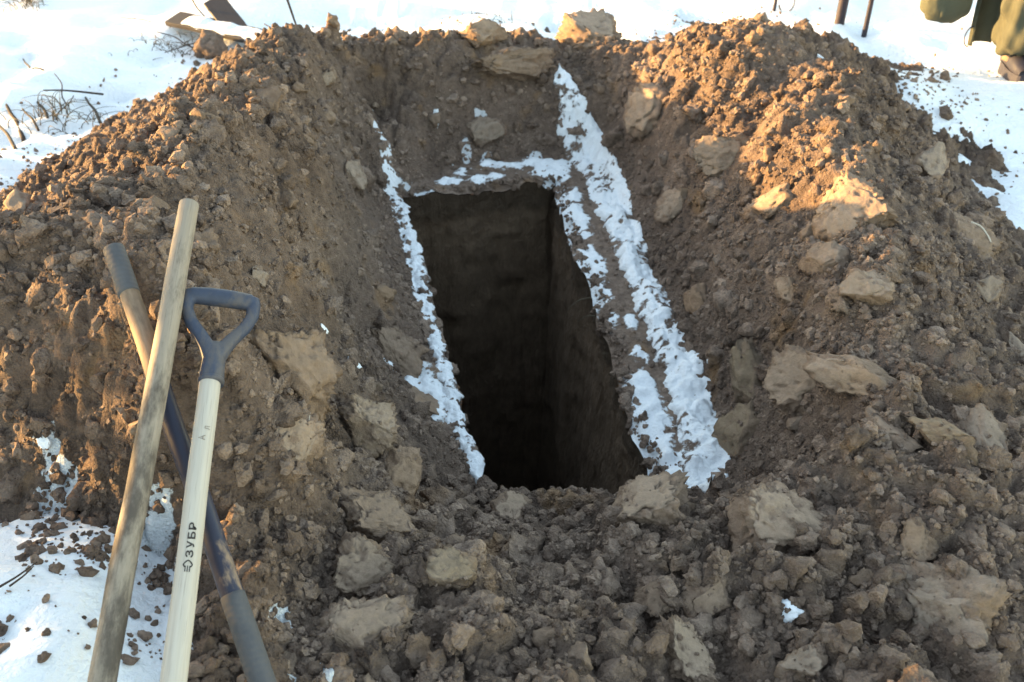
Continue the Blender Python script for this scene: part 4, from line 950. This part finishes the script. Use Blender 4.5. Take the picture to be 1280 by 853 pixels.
def face_part(name, offs, rad, mat, sub=2, sc=(1, 1, 1)):
    V, F_ = ico(sub); c_ = hd + np.array(lp(*offs)) ; link(name, mesh_np(name, V * rad * np.array(sc) + c_, F_), mat, person)
face_part('nose', (0, .098, -.01), .018, M['skin'], 2, (.8, .9, 1.3)); face_part('ear', (.086, 0, 0), .03, M['skin'], 2, (.4, .7, 1)); face_part('ear', (-.086, 0, 0), .03, M['skin'], 2, (.4, .7, 1))
face_part('eye', (.032, .084, .02), .011, M['knit']); face_part('eye', (-.032, .084, .02), .011, M['knit']); face_part('mouth', (0, .086, -.055), .02, M['boot_up'], 2, (1.2, .4, .3))
V, F_ = ico(4); V = V.copy(); V[:, 2] = np.maximum(V[:, 2], -.1); V = V * np.array([.108, .108, .12]) + np.array(lp(.13, .03, 1.735)); link('cap', mesh_np('cap', V, F_), M['knit'], person)
# canvas bag carried low beside the leg
bq = und(1180, 4, (fp - EYE) @ FWD + .02)
bag = empty('canvas_bag', V3(bq)); tag(bag, 'dark olive canvas bag hanging beside the trouser legs', 'bag')
V, F_ = ico(4); V = V.copy(); V = np.sign(V) * np.abs(V) ** .75; V *= (1 + .10 * (np.abs(fbm(V * np.array([3.4, 3.4, 1.6]), 3, 8)) - .3))[:, None]; V = V * np.array([.13, .085, .16]); V[:, 0] += -.25 * (V[:, 2] - .1) * .3; V[:, 2] += .06
link('bag_body', mesh_np('bag_body', V, F_), M['cloth_d'], bag)
hp = np.array(wrL) + np.array([PX, PYY, PZ]) - bq + np.array([0, 0, -.11])
st = [np.array([-.06, 0, .18]), np.array([-.05, 0, .30]), hp, np.array([.06, 0, .30]), np.array([.07, 0, .18])]
link('strap', mesh_np('strap', *tube(st, [.009] * 5, 8)), M['cloth_d'], bag)
# loose flap with a cord loop hanging behind the leg
q0 = und(1224, 54, (fp - EYE) @ FWD + .10) - np.array([PX, PYY, PZ])
nr_, nc_ = 22, 14; V = []
for i in range(nr_):
    t = i / (nr_ - 1)
    for j in range(nc_):
        s_ = j / (nc_ - 1) * 2 - 1; V.append([q0[0] + .08 * s_ * (1 + .5 * t) + .02 * math.sin(s_ * 5 + t * 2) * (1 - t * .5) + .10 * t * t, q0[1] + .03 * math.cos(s_ * 4.5) + .05 * t, q0[2] + .85 * t + .012 * s_])
V = np.array(V); F_ = grid_faces(nr_, nc_); B_ = V.copy(); B_[:, 1] += .012
fl = link('coat_flap', mesh_np('coat_flap', np.vstack([V, B_]), np.vstack([F_, F_[:, ::-1] + len(V)])), M['cloth'], person)
lc = V[0]; lpz = [lc + np.array([-.03 * math.sin(a) * 1.1, -.004, .05 - .055 * math.cos(a)]) for a in np.linspace(0, math.pi, 10)]
link('cord_loop', mesh_np('cord_loop', *tube(lpz, [.0035] * 10, 7)), M['boot_sole'], fl)

# ------------------------------------------------------------------ unseen spruces added off to the side to keep the sun off the shovels
M['needle'] = plain('spruce_needles', (.030, .050, .024), .8, 0, .35, 6, 0)
M['bark'] = plain('spruce_bark', (.09, .065, .048), .9, 0, .35, 20, .5)
def spruce(x, y, H, rad, seed, label):
    r = np.random.default_rng(seed); z = gz1((x, y)); e = empty('shade_spruce', (x, y, z)); tag(e, label, 'tree', 'unseen spruces added to shade the shovels')
    zz = np.linspace(-.2, H, 20); link('trunk', mesh_np('trunk', *tube(np.stack([.03 * np.sin(zz), zz * 0, zz], 1), np.linspace(.075, .008, 20), 10)), M['bark'], e)
    V, F_ = [], []
    def card(c, d, l, w):
        d = d / np.linalg.norm(d); s_ = np.cross(d, [0, 0, 1.0]); s_ /= np.linalg.norm(s_) + 1e-9; u = np.cross(s_, d); a = r.uniform(-.9, .9); s_ = s_ * math.cos(a) + u * math.sin(a)
        k_ = len(V); V.extend([c - s_ * w * .5, c + s_ * w * .5, c + d * l * .6 + s_ * w * .38, c + d * l, c + d * l * .6 - s_ * w * .38]); F_.append([k_, k_ + 1, k_ + 2, k_ + 4]); F_.append([k_ + 4, k_ + 2, k_ + 3, k_ + 3])
    h = .25
    while h < H - .1:
        R_ = rad * (1 - h / H) ** .85 + .06; nb = 11
        for b in range(nb):
            a = r.uniform(0, 6.283); Lb = R_ * r.uniform(.75, 1.1); dr = np.array([math.cos(a), math.sin(a), 0])
            for t in np.arange(.12, 1, .055 / max(Lb, .2)):
                c = dr * Lb * t + np.array([0, 0, h + .10 * Lb * t - .38 * Lb * t * t])
                for sgn in (-1, 1):
                    sd = np.array([-dr[1], dr[0], 0]) * sgn; card(c, dr * .7 + sd * r.uniform(.4, 1) + np.array([0, 0, r.uniform(-.5, .15)]), r.uniform(.10, .2) * (1.25 - .6 * t), .065)
        h += r.uniform(.11, .17)
    F2 = [f if f[2] != f[3] else f[:3] for f in F_]; me = bpy.data.meshes.new('crown'); me.from_pydata([tuple(v) for v in V], [], F2)
    link('crown', me, M['needle'], e)
sd_ = np.array([math.sin(SUN_AZ), math.cos(SUN_AZ)]); sp_ = np.array([-sd_[1] * -1, -sd_[0]])
for dist, q, H_, rad_, lab in [(5.6, -.9, 5.6, 2.2, 'unseen spruce added for shade, closest to the shovel heap'), (6.3, .2, 6.0, 2.3, 'unseen spruce added for shade, second from the heap'), (7.2, -1.9, 6.4, 2.4, 'taller unseen spruce added for shade behind the nearest one'), (8.6, -.7, 6.4, 2.2, 'unseen spruce added for shade, farthest from the heap')]:
    c = sd_ * dist + sp_ * q; spruce(float(c[0]), float(c[1]), H_, rad_, int(dist * 10), lab)
